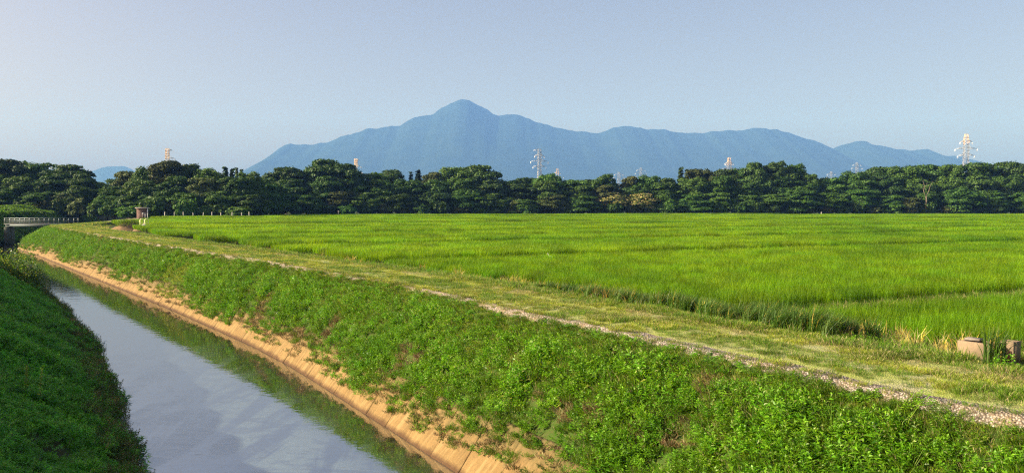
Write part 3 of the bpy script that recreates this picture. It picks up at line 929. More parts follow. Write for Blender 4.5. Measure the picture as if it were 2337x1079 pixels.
bs_, bn_ = SN(*at(2240, 818, 2.45)); al_ = .56 * (S - bs_) + .83 * (NN - bn_); pe_ = .83 * (S - bs_) - .56 * (NN - bn_)
blk = (pe_ > -1.6) & (pe_ < 1.1) & (al_ > -2.8) & (al_ < .8)
lowz = blk & ((al_ < -.45) | ((pe_ > .62) | (pe_ < -1.1))) & (rng.random(len(S)) < .9); idx = np.where(lowz, rng.choice([5, 6, 7, 8, 4], len(S)), idx); blk &= ~lowz 
keep &= ~blk
sc = np.clip(1 + .3 * noise(S, NN, 1, 2, 103), .6, 1.5) * np.where(idx < 3, np.clip(1.05 - (S - 16) * .035, .5, 1.05), np.clip(1.0 - (S - 30) * .004, .7, 1))
sc = np.where(lowz, sc * np.where(pe_ > .62, .85, .5), sc)
P = np.stack([x, y, H(S, NN)], -1)[keep]
scatter("field_margin_rushes", mg, P, rng.uniform(-.5, .5, keep.sum()), sc[keep], idx[keep], "dark rushes with yellowed blades and grass between track and rice")
# grass on the low levees between paddies
ls, ln = [], []
for (a0, b0), (a1, b1) in zip(PARCELS[1:], PARCELS[2:]):
    n = int(500 * (3 if a1 < 30 else 1)); g0 = rng.random(n)
    ls.append(b0 + (a1 - b0) * rng.random(n)); ln.append(RE2(np.array([b0]))[0] + g0 * (60 if a1 < 60 else 260))
n = 500; ls.append(rng.uniform(12.2, 13.9, n)); ln.append(rng.uniform(20.5, 32, n))
S = np.concatenate(ls); NN = np.concatenate(ln); x, y = W(S, NN)
k = inview(x, y, .7) & treeline_ok(x, y)
S, NN, x, y = S[k], NN[k], x[k], y[k]
idx = rng.choice([5, 6, 7, 5], len(S))
scatter("levee_grass", [o.copy() for o in mg], np.stack([x, y, np.full(len(S), FIELD_Z)], -1), rng.uniform(0, 6.28, len(S)), np.full(len(S), .8) * (1 + .004 * y), idx, "low grass on the narrow dykes between paddies")
# ------------------------------------------------------------------ trees
def bark(name, c): 
    t = NT(name); n = t.noise(4, 5, .7)
    return t.done(t.principled(t.mix(t.mapr(n, .35, .65), tuple(v * .6 for v in c), c), .9, .1).outputs[0])
M_bark = bark("bark_grey", (.17, .14, .11))
M_barkp = bark("bark_pale", (.27, .22, .16))
LV = {
 'deep':   leaf_mat("leaf_deep_green", (.034, .078, .014), (.062, .120, .022), .22, .55, .3, tcol=(1.3, 1.3, .5)),
 'mid':    leaf_mat("leaf_mid_green", (.048, .108, .016), (.082, .158, .026), .25, .55, .3, tcol=(1.3, 1.3, .5)),
 'olive':  leaf_mat("leaf_olive", (.060, .085, .022), (.100, .125, .034), .22, .6, .25, tcol=(1.2, 1.2, .6)),
 'bright': leaf_mat("leaf_bright_green", (.050, .125, .016), (.095, .190, .028), .28, .5, .3, tcol=(1.3, 1.3, .5)),
 'dark':   leaf_mat("leaf_conifer", (.020, .044, .014), (.036, .068, .020), .12, .6, .25),
 'flower': leaf_mat("leaf_blossom", (.07, .11, .02), (.12, .16, .03), .25, .6, .25, alt=(.46, .38, .15), alt_amt=.36),
}
def quads(P, Nn, size, g):
    """leaf sprays: irregular quads at P facing Nn"""
    n = len(P)
    Nn = Nn / (np.linalg.norm(Nn, axis=1, keepdims=True) + 1e-9)
    a = np.cross(Nn, g.normal(0, 1, (n, 3))); a /= np.linalg.norm(a, axis=1, keepdims=True) + 1e-9
    b = np.cross(Nn, a)
    s = size[:, None]
    c = [P + (a * g.uniform(.3, .6, (n, 1)) * i + b * g.uniform(.3, .6, (n, 1)) * j) * s + Nn * s * g.uniform(-.12, .12, (n, 1)) for i, j in ((-1, -1), (1, -1), (1, 1), (-1, 1))]
    V = np.stack(c, 1).reshape(-1, 3)
    return V, np.arange(n)[:, None] * 4 + np.array([[0, 1, 2, 3]])

def crown_broad(seed, H_=14., Wd=13., nl=34, flat=.68, per=230, low=.18, leaf=.40, shape='dome'):
    """crown of flattened leafy tiers over a dome; returns geometry and lobe centres"""
    g = np.random.default_rng(seed)
    Ps, Ns = [], []; C = []
    nl = int(nl * 1.35)
    for k in range(nl):
        u = g.random(); a = g.uniform(0, 2 * np.pi)
        zz = low + (1 - low) * u ** .8
        if shape == 'dome': prof = math.sqrt(max(0, 1 - ((zz - .42) / .62) ** 2))
        elif shape == 'vase': prof = .45 + .55 * math.sin(min(1, zz * 1.15) * math.pi * .62) if zz < .85 else .6
        else: prof = math.sqrt(max(0, 1 - ((zz - .5) / .55) ** 2))
        rr_ = prof * (g.uniform(.45, 1.0) if k % 4 else g.uniform(0, .5))
        R_ = g.uniform(.10, .22) * Wd * (1.1 - .35 * zz)
        cx, cy, cz = rr_ * math.cos(a) * (Wd / 2 - R_ * .6), rr_ * math.sin(a) * (Wd / 2 - R_ * .6), min(zz * H_, H_ - R_ * flat * .8)
        C.append((cx, cy, cz, R_))
        m = int(per * 1.7 * (R_ / (.17 * Wd)) ** 2)
        v = g.normal(0, 1, (m, 3)); v /= np.linalg.norm(v, axis=1, keepdims=True)
        v[:, 2] = np.where(v[:, 2] < -.25, -v[:, 2] * g.uniform(.2, 1, m), v[:, 2])
        lump = 1 + .16 * np.sin(v[:, 0] * 5 + seed) * np.cos(v[:, 1] * 6 + k)
        rad = g.uniform(.72, 1.04, m) * lump
        Ps.append(np.stack([cx + v[:, 0] * R_ * rad, cy + v[:, 1] * R_ * rad, cz + v[:, 2] * R_ * flat * rad], -1))
        Ns.append(v * (1, 1, 1.3) + g.normal(0, .45, (m, 3)))
    # leafy mass filling the space between the tiers, lumpy outline
    m = int(sum(len(q) for q in Ps) * .55)
    v = g.normal(0, 1, (m, 3)); v /= np.linalg.norm(v, axis=1, keepdims=True)
    lump = .80 + .13 * np.sin(v[:, 0] * 7 + seed) * np.cos(v[:, 1] * 6) + .09 * np.sin(v[:, 2] * 11 + v[:, 0] * 5)
    v_ = v * (lump * g.uniform(.82, 1.0, m))[:, None]
    zc = H_ * (low + (1 - low) * .47)
    Ps.append(np.stack([v_[:, 0] * Wd * .46, v_[:, 1] * Wd * .46, zc + v_[:, 2] * H_ * (1 - low) * .52], -1)); Ns.append(v + g.normal(0, .5, (m, 3)))
    P = np.concatenate(Ps); Nn = np.concatenate(Ns)
    # stray sprays break the outline
    m = len(P) // 14; j = g.integers(0, len(P), m)
    P = np.concatenate([P, P[j] + g.normal(0, .22, (m, 3))]); Nn = np.concatenate([Nn, g.normal(0, 1, (m, 3))])
    V, Q = quads(P, Nn, g.uniform(.6, 1.25, len(P)) * leaf, g)
    return V, Q, C
def trunk_mb(C, H_, seed, r0=.32, low=.2, fork=2, spread=.5):
    g = random.Random(seed); mb = MB()
    top = (g.uniform(-.4, .4), g.uniform(-.4, .4), H_ * .62)
    zf = H_ * low
    mb.tube([(0, 0, -.6), (g.uniform(-.15, .15), g.uniform(-.15, .15), zf * .5), (g.uniform(-.3, .3), g.uniform(-.3, .3), zf), (top[0] * .7, top[1] * .7, H_ * .42), top], [r0 * 1.25, r0, r0 * .85, r0 * .5, r0 * .22], 7)
    big = sorted(C, key=lambda c: -c[3])[:12]
    for c in big:
        z0 = min(max(zf, c[2] * g.uniform(.35, .6)), H_ * .5)
        mid = (c[0] * .5 + g.uniform(-.3, .3), c[1] * .5 + g.uniform(-.3, .3), z0 + (c[2] - z0) * .62)
        mb.tube([(top[0] * .4, top[1] * .4, z0), mid, (c[0] * .92, c[1] * .92, c[2])], [r0 * .42, r0 * .26, r0 * .08], 5)
    return mb
PROTO = {}
def make_proto(key, seed, mat, H_=14., Wd=13., barkm=None, low=.16, tr_low=.2, **kw):
    V, Q, C = crown_broad(seed, H_, Wd, low=low, **kw)
    cm = mesh_from("crown", V, [Q], [mat])
    tm_ = trunk_mb(C, H_, seed, low=tr_low).build("trunk", barkm or M_bark)
    tme = tm_.data; bpy.data.objects.remove(tm_)
    PROTO.setdefault(key, []).append((cm, tme, H_, Wd))
for k in range(2): make_proto('deep', 300 + k, LV['deep'], nl=38, per=210)
for k in range(2): make_proto('mid', 310 + k, LV['mid'], nl=40, per=200, flat=.8)
make_proto('mid', 312, LV['mid'], nl=34, per=210, flat=.7, shape='vase')
make_proto('olive', 320, LV['olive'], nl=36, per=200, flat=.8)
make_proto('olive', 321, LV['olive'], nl=32, per=230, flat=.6, shape='round')
for k in range(2): make_proto('bright', 330 + k, LV['bright'], nl=36, per=200, flat=.75)
make_proto('flower', 340, LV['flower'], nl=34, per=200, flat=.8)
make_proto('open', 350, LV['mid'], nl=22, per=170, flat=.4, barkm=M_barkp, low=.42, tr_low=.3, shape='vase')
def make_conifer(seed, H_=15., Wd=4.6, tiers=15):
    g = np.random.default_rng(seed); Ps, Ns, Sz = [], [], []
    for t in range(tiers):
        u = (t + .5) / tiers; z0 = H_ * (.14 + .84 * u); rr_ = Wd / 2 * (1 - u) ** .75 + .12
        nb = int(9 * (1 - u) + 4)
        for b_ in range(nb):
            a = b_ * 6.283 / nb + t * 1.3 + g.uniform(-.3, .3); L_ = rr_ * g.uniform(.65, 1.12)
            m = int(16 * L_ / 2 + 7)
            f = g.random(m) ** .7
            Ps.append(np.stack([np.cos(a) * L_ * f + g.normal(0, .16, m), np.sin(a) * L_ * f + g.normal(0, .16, m), z0 - f * L_ * .3 + g.normal(0, .18, m)], -1))
            Ns.append(np.stack([np.full(m, np.cos(a)), np.full(m, np.sin(a)), np.full(m, 1.2)], -1) + g.normal(0, .4, (m, 3)))
    P = np.concatenate(Ps); Nn = np.concatenate(Ns)
    V, Q = quads(P, Nn, g.uniform(.35, .7, len(P)), g)
    cm = mesh_from("crown", V, [Q], [LV['dark']])
    o = MB().tube([(0, 0, -.5), (0, 0, H_ * .5), (0, 0, H_ * .97)], [.22, .14, .03], 6).build("trunk", M_bark)
    me = o.data; bpy.data.objects.remove(o)
    PROTO.setdefault('conifer', []).append((cm, me, H_, Wd))
make_conifer(360); make_conifer(361, 15, 3.4, 17)
def make_bushp(key, seed, mat, H_=3.2, Wd=4.5, nl=16, per=130, leaf=.34, flat=.8):
    V, Q, C = crown_broad(seed, H_, Wd, nl=nl, per=per, low=.12, leaf=leaf, flat=flat)
    g = random.Random(seed); mb = MB()
    for c in C[:8]:
        mb.tube([(g.uniform(-.1, .1), g.uniform(-.1, .1), -.2), (c[0] * .4, c[1] * .4, c[2] * .6), (c[0] * .9, c[1] * .9, c[2])], [.06, .045, .015], 5)
    o = mb.build("stems", M_bark); me = o.data; bpy.data.objects.remove(o)
    PROTO.setdefault(key, []).append((mesh_from("foliage", V, [Q], [mat]), me, H_, Wd))
make_bushp('bush', 370, LV['mid']); make_bushp('bush', 371, LV['deep']); make_bushp('bush', 372, LV['bright']); make_bushp('bush', 373, LV['olive'])

def plant(name, key, x, y, z, h, w, label, cat, group=None, rz=None, var=None, parts=("crown", "trunk")):
    pr = PROTO[key]; cm, tme, H_, Wd = pr[(random.randrange(len(pr)) if var is None else var) % len(pr)]
    e = empty(name, (x, y, z), random.uniform(0, 6.28) if rz is None else rz)
    e.scale = (w / Wd, w / Wd, h / H_)
    tagset(e, label, cat, group)
    obj(parts[0], cm, e); obj(parts[1], tme, e)
    return e

def depth_at(px): return float(np.interp(px, TL_PX, TL_D))
# landmarks seen over or in front of the wood: (photo x, phrase)
LM = [(10, "the grassy levee hill"), (165, "the footbridge"), (255, "the small far hill"), (385, "the boxy pylon"), (530, "the cypress spires"),
      (690, "the mountain's left shoulder"), (813, "the stubby pylon"), (945, "the twin conifer tips"), (1052, "the mountain summit"), (1232, "the pylon before the mountain"),
      (1420, "the dip with insulator glints"), (1565, "the ragged conifer pair"), (1663, "the squat pylon"), (1790, "the tallest dark clump"), (1925, "the saddle with glints"),
      (2035, "the tan soil patch"), (2115, "the bare forked trunk"), (2202, "the tallest pylon"), (2330, "the frame's right edge")]
TINT = {'deep': 'deep green', 'mid': 'mid green', 'olive': 'olive green', 'bright': 'fresh green', 'flower': 'cream blossomed', 'conifer': 'dark pointed', 'open': 'pale trunked'}
ORD = ["", "second ", "third ", "fourth ", "fifth ", "sixth "]
cnt = {}
pend = []
def add_tree(px, top, wpx, row, key, dd, extra=None, base=None):
    D = depth_at(px) + dd
    x, y = atd(px, D)
    s_, n_ = SN(x, y)
    base = 2.3 if base is None else base
    w = wpx / 2024 * D * (1.28 if row == B and key != 'conifer' else 1.12 if key != 'conifer' else 1.25)
    if px < 200: base = 3.6
    h = zt(top, D) - (base or 2.3)
    pend.append([px, row, key, x, y, base, h, w, extra])
B = 'skyline tree'; Mi = 'mid height tree'; Fr = 'low front tree'
T = [(-40,365,120,B,'deep',25),(22,366,105,B,'deep',16),(84,371,120,B,'mid',20),(158,378,105,B,'deep',14),(186,398,70,B,'deep',8),(258,410,70,B,'mid',70),(222,416,60,B,'deep',60),(300,394,80,B,'olive',24),(338,382,70,B,'mid',16),
 (378,371,95,B,'olive',16),(432,375,90,B,'deep',18),(478,385,80,B,'mid',14),(516,379,26,B,'conifer',14),(531,383,24,B,'conifer',14),(541,380,24,B,'conifer',16),(552,384,26,B,'conifer',14),(566,393,70,B,'mid',10),(606,405,70,B,'mid',6),
 (655,384,100,B,'deep',14),(738,366,105,B,'deep',14),(792,376,90,B,'deep',10),(856,396,70,B,'mid',12),(893,388,80,B,'deep',20),(938,390,26,B,'conifer',18),(955,386,30,B,'conifer',22),(988,395,60,B,'olive',14),(1035,384,90,B,'mid',16),
 (1092,379,100,B,'deep',12),(1158,411,80,B,'mid',10),(1202,407,70,B,'deep',14),(1248,398,80,B,'mid',12),(1308,412,80,B,'mid',10),(1343,411,60,B,'deep',16),(1382,398,62,B,'deep',8),(1438,404,50,B,'olive',10),(1482,401,70,B,'mid',10),
 (1520,408,60,B,'deep',6),(1553,380,24,B,'conifer',10),(1567,384,28,B,'conifer',14),(1600,389,80,B,'olive',12),(1652,388,80,B,'deep',14),(1690,386,60,B,'mid',12),(1724,373,60,B,'deep',8),(1770,370,80,B,'deep',10),(1812,376,80,B,'deep',14),
 (1848,397,50,B,'mid',8),(1893,407,70,B,'mid',12),(1950,392,80,B,'mid',14),(2005,383,90,B,'deep',18),(2060,381,90,B,'mid',12),(2118,378,90,B,'deep',18),(2170,378,80,B,'mid',14),(2236,374,95,B,'bright',12),(2296,372,90,B,'deep',16),(2352,374,90,B,'mid',12),(2415,372,100,B,'deep',14),
 # middle tier
 (-20,398,110,Mi,'mid',8),(52,404,100,Mi,'mid',6),(118,402,110,Mi,'deep',6),(182,424,80,Mi,'deep',2),(262,426,95,Mi,'mid',12),(330,412,105,Mi,'mid',8),(402,404,100,Mi,'mid',7),(470,408,100,Mi,'olive',6),(538,406,100,Mi,'mid',6),(598,420,100,Mi,'mid',5),
 (668,410,110,Mi,'deep',8),(742,404,100,Mi,'deep',6),(808,412,90,Mi,'mid',7),(872,412,100,Mi,'bright',6),(930,410,100,Mi,'mid',7),(992,412,100,Mi,'mid',8),(1056,408,100,Mi,'mid',7),(1120,412,100,Mi,'deep',6),(1186,420,100,Mi,'deep',6),(1252,414,115,Mi,'mid',6),
 (1322,424,100,Mi,'mid',6),(1384,424,90,Mi,'olive',5),(1448,420,100,Mi,'mid',7),(1510,418,90,Mi,'mid',5),(1576,406,100,Mi,'mid',6),(1640,404,90,Mi,'bright',6),(1702,410,90,Mi,'deep',5),(1770,404,90,Mi,'deep',6),(1830,412,100,Mi,'mid',5),
 (1900,422,100,Mi,'mid',6),(1965,412,100,Mi,'mid',7),(2032,406,90,Mi,'deep',7),(2096,408,95,Mi,'mid',5),(2160,404,90,Mi,'mid',6),(2226,402,100,Mi,'deep',5),(2290,402,100,Mi,'mid',6),(2360,400,100,Mi,'deep',6),
 # front
 (22,430,70,Fr,'open',2),(92,440,80,Fr,'open',-1),(148,444,80,Fr,'deep',-1),(246,446,70,Fr,'mid',4),(300,440,85,Fr,'mid',3),(366,438,90,Fr,'deep',3),(432,440,95,Fr,'mid',2),(506,436,95,Fr,'mid',2),(570,444,90,Fr,'deep',1),
 (628,424,110,Fr,'bright',1),(702,446,90,Fr,'mid',1),(775,436,90,Fr,'olive',2),(842,440,90,Fr,'mid',1),(912,438,100,Fr,'mid',2),(985,434,100,Fr,'deep',2),(1058,436,100,Fr,'mid',2),(1130,442,100,Fr,'mid',1),(1190,456,80,Fr,'bright',-2),
 (1262,446,90,Fr,'olive',-1),(1330,448,100,Fr,'mid',0),(1402,440,95,Fr,'flower',1),(1462,442,90,Fr,'flower',0),(1518,462,70,Fr,'mid',-2),(1580,444,90,Fr,'mid',0),(1640,440,90,Fr,'bright',0),(1706,446,90,Fr,'mid',0),(1760,444,90,Fr,'open',-1),
 (1822,434,100,Fr,'bright',0),(1890,440,95,Fr,'bright',0),(1956,434,90,Fr,'bright',1),(2020,446,90,Fr,'mid',0),(2116,436,60,Fr,'open',-1),(2070,452,80,Fr,'olive',-1),(2176,430,110,Fr,'mid',0),(2250,436,110,Fr,'mid',0),(2330,440,90,Fr,'bright',-1),(2400,436,90,Fr,'mid',0)]
for a in T: add_tree(*a)
used = {}
for it in sorted(pend, key=lambda q: q[0]):
    px, row, key = it[:3]
    lx, ph = min(LM, key=lambda q: abs(q[0] - px))
    side = "below" if abs(px - lx) < 12 and row != B else ("in line with" if abs(px - lx) < 12 else ("left of" if px < lx else "right of"))
    it.append((row, ph, side)); used.setdefault((row, ph, side), []).append((abs(px - lx), id(it)))
def rank_label(kk, order, n):
    o_ = ["nearest ", "second ", "third ", "fourth ", "fifth ", "sixth "][order] if n > 1 else ""
    return o_ + (kk[2] + " " if kk[2] else "") + kk[1]
for it in pend:
    px, row, key, x, y, base, h, w, extra, kk = it
    order = [i for _, i in sorted(used[kk])].index(id(it))
    shape = "" if key in ('conifer', 'open', 'flower') else ("broad " if w > 18 else "rounded ")
    lab = f"{TINT[key]} {shape}{row}, {rank_label(kk, order, len(used[kk]))}"
    nm = "conifer_tree" if key == 'conifer' else "broadleaf_tree"
    plant(nm, key, x, y, base, h, w, lab, "tree", "trees of the wood behind the paddies")
# understorey shrubs closing the foot of the wood
SH = []
px = -30
while px < 2400:
    if not (195 < px < 222): SH.append(px)
    px += random.uniform(34, 46)
su = {}; sk_ = []
for px in SH:
    lx, ph = min(LM, key=lambda q: abs(q[0] - px)); side = "below" if abs(px - lx) < 12 else ("left of" if px < lx else "right of")
    su.setdefault(("s", ph, side), []).append((abs(px - lx), px)); sk_.append(("s", ph, side))
BT = ["mid green", "dark green", "fresh green", "olive green"]
for i_, (px, kk) in enumerate(zip(SH, sk_)):
    D = depth_at(px) + random.uniform(-5, -1)
    x, y = atd(px, D); order = [q for _, q in sorted(su[kk])].index(px); v_ = random.randrange(4)
    plant("shrub", 'bush', x, y, 2.6, random.uniform(2.8, 5.4), random.uniform(6, 9), f"{BT[v_]} shrub at the wood's foot, {rank_label(kk, order, len(su[kk]))}", "shrub", "shrubs along the foot of the wood", parts=("foliage", "stems"), var=v_)

# leafless forked trunk standing out on the right
def deadtree(px, D, base, top, lab):
    x, y = atd(px, D); e = empty("bare_tree", (x, y, base)); tagset(e, lab, "tree")
    h = zt(top, D) - base; mb = MB()
    mb.tube([(0, 0, 0), (.1, 0, h * .32), (-.1, 0, h * .45)], [.26, .2, .17], 7); mb.build("trunk", M_barkp, e)
    mb = MB()
    mb.tube([(-.1, 0, h * .43), (-1.0, 0, h * .62), (-.7, 0, h * .8), (-1.3, 0, h)], [.16, .12, .08, .03], 6)
    mb.tube([(-.1, 0, h * .43), (.9, .1, h * .6), (1.3, 0, h * .78), (2.2, 0, h * .96)], [.15, .11, .07, .03], 6)
    mb.tube([(-.8, 0, h * .7), (0.1, .1, h * .84), (.3, 0, h * .95)], [.07, .05, .02], 5)
    mb.tube([(-.9, 0, h * .64), (-1.9, .1, h * .78)], [.06, .02], 5)
    mb.build("limbs", M_barkp, e)
deadtree(2113, depth_at(2113) - 6, 5.2, 412, "leafless pale forked trunk rising among green crowns left of the tallest pylon")

# ------------------------------------------------------------------ pylons
M_steel = plain("galvanised_steel", (.44, .45, .46), .5, .5, .12, 1, metallic=.3)
M_orange = plain("orange_paint", (.80, .52, .26), .5, .4, .1, 1)
M_white = plain("white_paint", (.85, .82, .78), .5, .4, .08, 1)
M_insul = plain("white_porcelain", (.9, .9, .9), .25, .5, .04, 1)
PY = {}
def pylon_meshes(key, H_, arms, topw=1.7, base=7.5, leg=.17, br=.10, paint=2, box=False):
    """arms: (height, half length left, half length right); returns list of (name, mesh)"""
    def build(mb, nm, mats):
        o = mb.build(nm, mats); me = o.data; bpy.data.objects.remove(o); return (nm, me)
    out = []
    zk = min(a[0] for a in arms) - 2
    def hw(z):
        if box and z > H_ * .5: return topw
        if z > zk: return topw + (0 if z < max(a[0] for a in arms) else -(z - max(a[0] for a in arms)) * (.0 if box else .12) )
        return topw + (base / 2 - topw) * ((zk - z) / zk) ** 1.25
    zs = [0]
    while zs[-1] < H_ - 1.5: zs.append(zs[-1] + max(2.0, hw(zs[-1]) * 1.5))
    zs[-1] = H_
    cuts = [z for z in zs]
    groups = [("mast", [z for z in cuts if z <= H_ - paint * 4.2], M_steel)] if paint else [("mast", cuts, M_steel)]
    if paint:
        top = [z for z in cuts if z >= groups[0][1][-1]]
        groups.append(("painted_top", top, M_orange))
    for nm, z_, mt in groups:
        mb = MB()
        k = 1.0 if nm == "painted_top" else 1
        for a, b in zip(z_, z_[1:]):
            w0, w1 = max(hw(a), .25), max(hw(b), .25)
            P0 = [(-w0, -w0, a), (w0, -w0, a), (w0, w0, a), (-w0, w0, a)]
            P1 = [(-w1, -w1, b), (w1, -w1, b), (w1, w1, b), (-w1, w1, b)]
            for i in range(4):
                j = (i + 1) % 4
                mb.tube([P0[i], P1[i]], leg * k, 4, m=0)
                mb.tube([P0[i], P1[j]], br * k, 4, m=1 if nm == "painted_top" else 0); mb.tube([P0[j], P1[i]], br * k, 4)
                mb.tube([P1[i], P1[j]], br * k, 4)
        out.append(build(mb, nm, [mt, M_white] if nm == "painted_top" else [mt]))
    for (z, l, r) in arms:
        for sgn, ln_ in ((-1, l), (1, r)):
            if ln_ <= .5: continue
            mb = MB()
            w = topw; x1 = sgn * ln_
            for yy in (-w, w):
                mb.tube([(sgn * w, yy, z), (x1, 0, z)], br * 1.3, 4)
                mb.tube([(sgn * w, yy, z + 1.5), (x1, 0, z)], br * 1.3, 4)
                for t in (.3, .6):
                    xa = sgn * w + (x1 - sgn * w) * t
                    mb.tube([(xa, yy * (1 - t), z), (sgn * w + (x1 - sgn * w) * (t - .25), yy * (1 - t + .25), z + 1.5 * (1 - t + .25))], br, 4)
            out.append(build(mb, "crossarm", [M_steel]))
        for sgn, ln_ in ((-1, l), (1, r)):
            if ln_ <= 2.5 or z > H_ - 2: continue
            mb = MB()
            for dy in (-1, 1):
                for q in range(8):
                    t = .35 + q * .24
                    mb.tube([(sgn * (ln_ + .25), dy * t * .75, z - .15 - t * .62), (sgn * (ln_ + .25), dy * (t + .12) * .75, z - .15 - (t + .12) * .62)], .19, 6)
            mb.tube([(sgn * (ln_ + .25), -1.7, z - 1.45), (sgn * (ln_ + .25), 0, z - 2.2), (sgn * (ln_ + .25), 1.7, z - 1.45)], .05, 4)
            out.append(build(mb, "insulator", [M_insul]))
    return out
def pylon(meshes, px, top, D, lab, yaw=0, H_=56., group="power line pylons beyond the wood", sc=1.0, dimz=None):
    x, y = atd(px, D); z0 = zt(top, D) - H_ * sc
    e = empty("power_pylon", (x, y, z0), R(yaw)); e.scale = (sc,) * 3
    tagset(e, lab, "pylon", group)
    for nm, me in meshes: obj(nm, me, e)
A = pylon_meshes('a', 62, [(56, 4.2, 4.2), (50.6, 7.8, 7.8), (45.2, 5.8, 5.8)], 1.7, 8, .15, .08, 1.4)
Bm = pylon_meshes('b', 56, [(54.8, 5.5, .1), (50.2, 4.0, 4.0), (45.2, 7.6, 7.6), (40.6, 5.6, 5.6)], 1.35, 7.6, .14, .08, 0)
Cm = pylon_meshes('c', 50, [(48.6, .1, 4.0), (42.4, .1, 5.6), (36.2, .1, 7.0)], 1.15, 5, .18, .10, 1.6, box=True)
pylon(A, 2202, 307, 700, "tallest lattice pylon with orange peak and three arm tiers above the wood's right end", -12, 62)
pylon(Bm, 1231, 341, 790, "grey lattice pylon before the mountain, its top arm pointing left only", 8, 56)
pylon(Cm, 384, 340, 700, "narrow boxy pylon with orange and white top, arms on one side, above the left trees", 0, 50)
pylon(Cm, 813, 363, 900, "stubby orange topped pylon just clearing the dark clump before the mountain", -20, 50)
pylon(A, 1663, 360, 900, "orange tipped pylon with one arm tier showing, behind the ragged conifers", 10, 62)
pylon(A, 1272, 385, 1200, "smallest orange tipped pylon, just right of the grey pylon before the mountain", -8, 62)
F = pylon_meshes('f', 62, [(58, 7.5, 7.5), (52.6, 9.6, 9.6), (47.2, 11.8, 11.8)], 1.7, 8, .10, .06, 0)
for px, top, lab in ((1412, 393, "faint pylon with glinting insulators low in the dip, the one nearer the summit"), (1462, 383, "faint pylon with glinting insulators above the dip, nearer the ragged conifers"),
                     (1896, 392, "faint pylon with glinting insulators low in the saddle beside the tallest clump"), (1954, 371, "faint pylon with glinting insulators higher in the saddle above the sloping crowns")):
    pylon(F, px, top, 1500, lab, 15, 62)

# ------------------------------------------------------------------ footbridge
M_gconc = plain("grey_concrete", (.24, .24, .23), .85, .3, .2, 1.5, .3)
M_abut = plain('mossy_concrete', (.10, .11, .08), .9, .2, .3, 1.5, .3)
M_rail = plain("rail_steel", (.20, .23, .24), .45, .5, .1, 2, metallic=.2)
p0 = Vector((*W(189.8, -5.6), 0)); p1 = Vector((*W(184.6, 6.0), 0))
Lb = (p1 - p0).length; ang = math.atan2(p1.y - p0.y, p1.x - p0.x)
bz = 2.78
e = empty("footbridge", ((p0.x + p1.x) / 2, (p0.y + p1.y) / 2, bz), ang)
tagset(e, "narrow footbridge with pale railings crossing the canal before the dark wood", "bridge")
mb = MB(); mb.box((0, 0, -.12), (Lb, 2.0, .15), bev=.02); mb.build("deck", M_gconc, e)
for yy in (-.7, .7):
    mb = MB(); mb.box((0, yy, -.44), (Lb - .4, .22, .40)); mb.build("girder", plain("girder_paint", (.07, .09, .08), .6), e)
for xx in (-Lb / 2 + .5, Lb / 2 - .5):
    mb = MB(); mb.box((xx, 0, -2.2), (.8, 2.4, 3.1), bev=.04); mb.build("abutment", M_abut, e)
for yy in (-.95, .95):
    mb = MB()
    for zz in (.32, .62, .95): mb.tube([(-Lb / 2, yy, zz), (Lb / 2, yy, zz)], .022 if zz < .9 else .03, 6)
    for k in range(8):
        xx = -Lb / 2 + .15 + k * (Lb - .3) / 7
        mb.box((xx, yy, .47), (.05, .05, .94))
    mb.build("railing", M_rail, e)

# ------------------------------------------------------------------ shed
D = 222; x, y = atd(326, D)
e = empty("shed", (x, y, 2.6), R(10)); tagset(e, "small brown boarded shed with a flat pale roof at the foot of the wood", "shed")
M_board = plain("shed_boards", (.23, .14, .12), .85, .2, .3, 2.5, .3)
mb = MB(); mb.box((-.15, 0, 1.35), (2.1, 2.0, 2.7))
for k in range(9): mb.box((-.15, -1.012, .25 + k * .29), (2.12, .03, .22))
mb.build("wall", M_board, e)
mb = MB(); mb.box((0, -.1, 2.86), (3.0, 2.7, .20), bev=.03, tilt=(R(-3), 0)); mb.build("roof", plain("roof_sheet", (.62, .52, .47), .6, .4, .12, 2), e)
mb = MB(); mb.box((.42, -1.06, 1.56), (.85, .05, .12)); mb.box((.80, -1.06, .95), (.12, .05, 1.2)); mb.build("door_frame", M_white, e)
mb = MB(); mb.box((.36, -1.04, .85), (.72, .03, 1.28)); mb.build("door", plain("shed_door", (.10, .07, .06), .8), e)
mb = MB(); mb.tube([(1.42, -1.2, -.2), (1.42, -1.2, 2.75)], .09, 8); mb.build("post", M_white, e)

# ------------------------------------------------------------------ fence posts before the wood
M_post = plain("post_concrete", (.60, .54, .46), .85, .2, .2, 4)
pm = MB().box((0, 0, .5), (.17, .17, 1.6), bev=.02); pm.tube([(0, 0, 1.25), (0, 0, 1.36)], [.10, .03], 6)
po = pm.build("fence_post", M_post); first = True
names = ["nearest the brown shed", "second from the brown shed", "third from the brown shed", "fourth from the brown shed", "fifth from the brown shed", "sixth from the brown shed", "seventh from the brown shed",
         "eighth from the brown shed", "ninth from the brown shed", "farthest from the brown shed"]
for k, px in enumerate([376, 398, 419, 441, 464, 484, 504, 530, 552, 569]):
    q = po if first else po.copy()
    if not first: col.objects.link(q)
    first = False
    D = depth_at(px) - 8.5; x, y = atd(px, D)
    q.location = (x, y, 2.95 + random.uniform(-.05, .2)); q.rotation_euler = (random.uniform(-.04, .04), random.uniform(-.05, .05), random.uniform(-.2, .2))
    tagset(q, f"pale concrete post at the foot of the wood, {names[k]}", "post", "posts along the foot of the wood")
q = po.copy(); col.objects.link(q); x, y = atd(772, depth_at(772) - 12); q.location = (x, y, 2.95); q.scale = (1.3, 1.3, 1.15)
tagset(q, "lone short pale post with a leaning top, standing below the stubby orange topped pylon", "post")
q = po.copy(); col.objects.link(q); x, y = atd(1874, depth_at(1874) - 9); q.location = (x, y, 2.8); q.scale = (1.3, 1.3, .8)
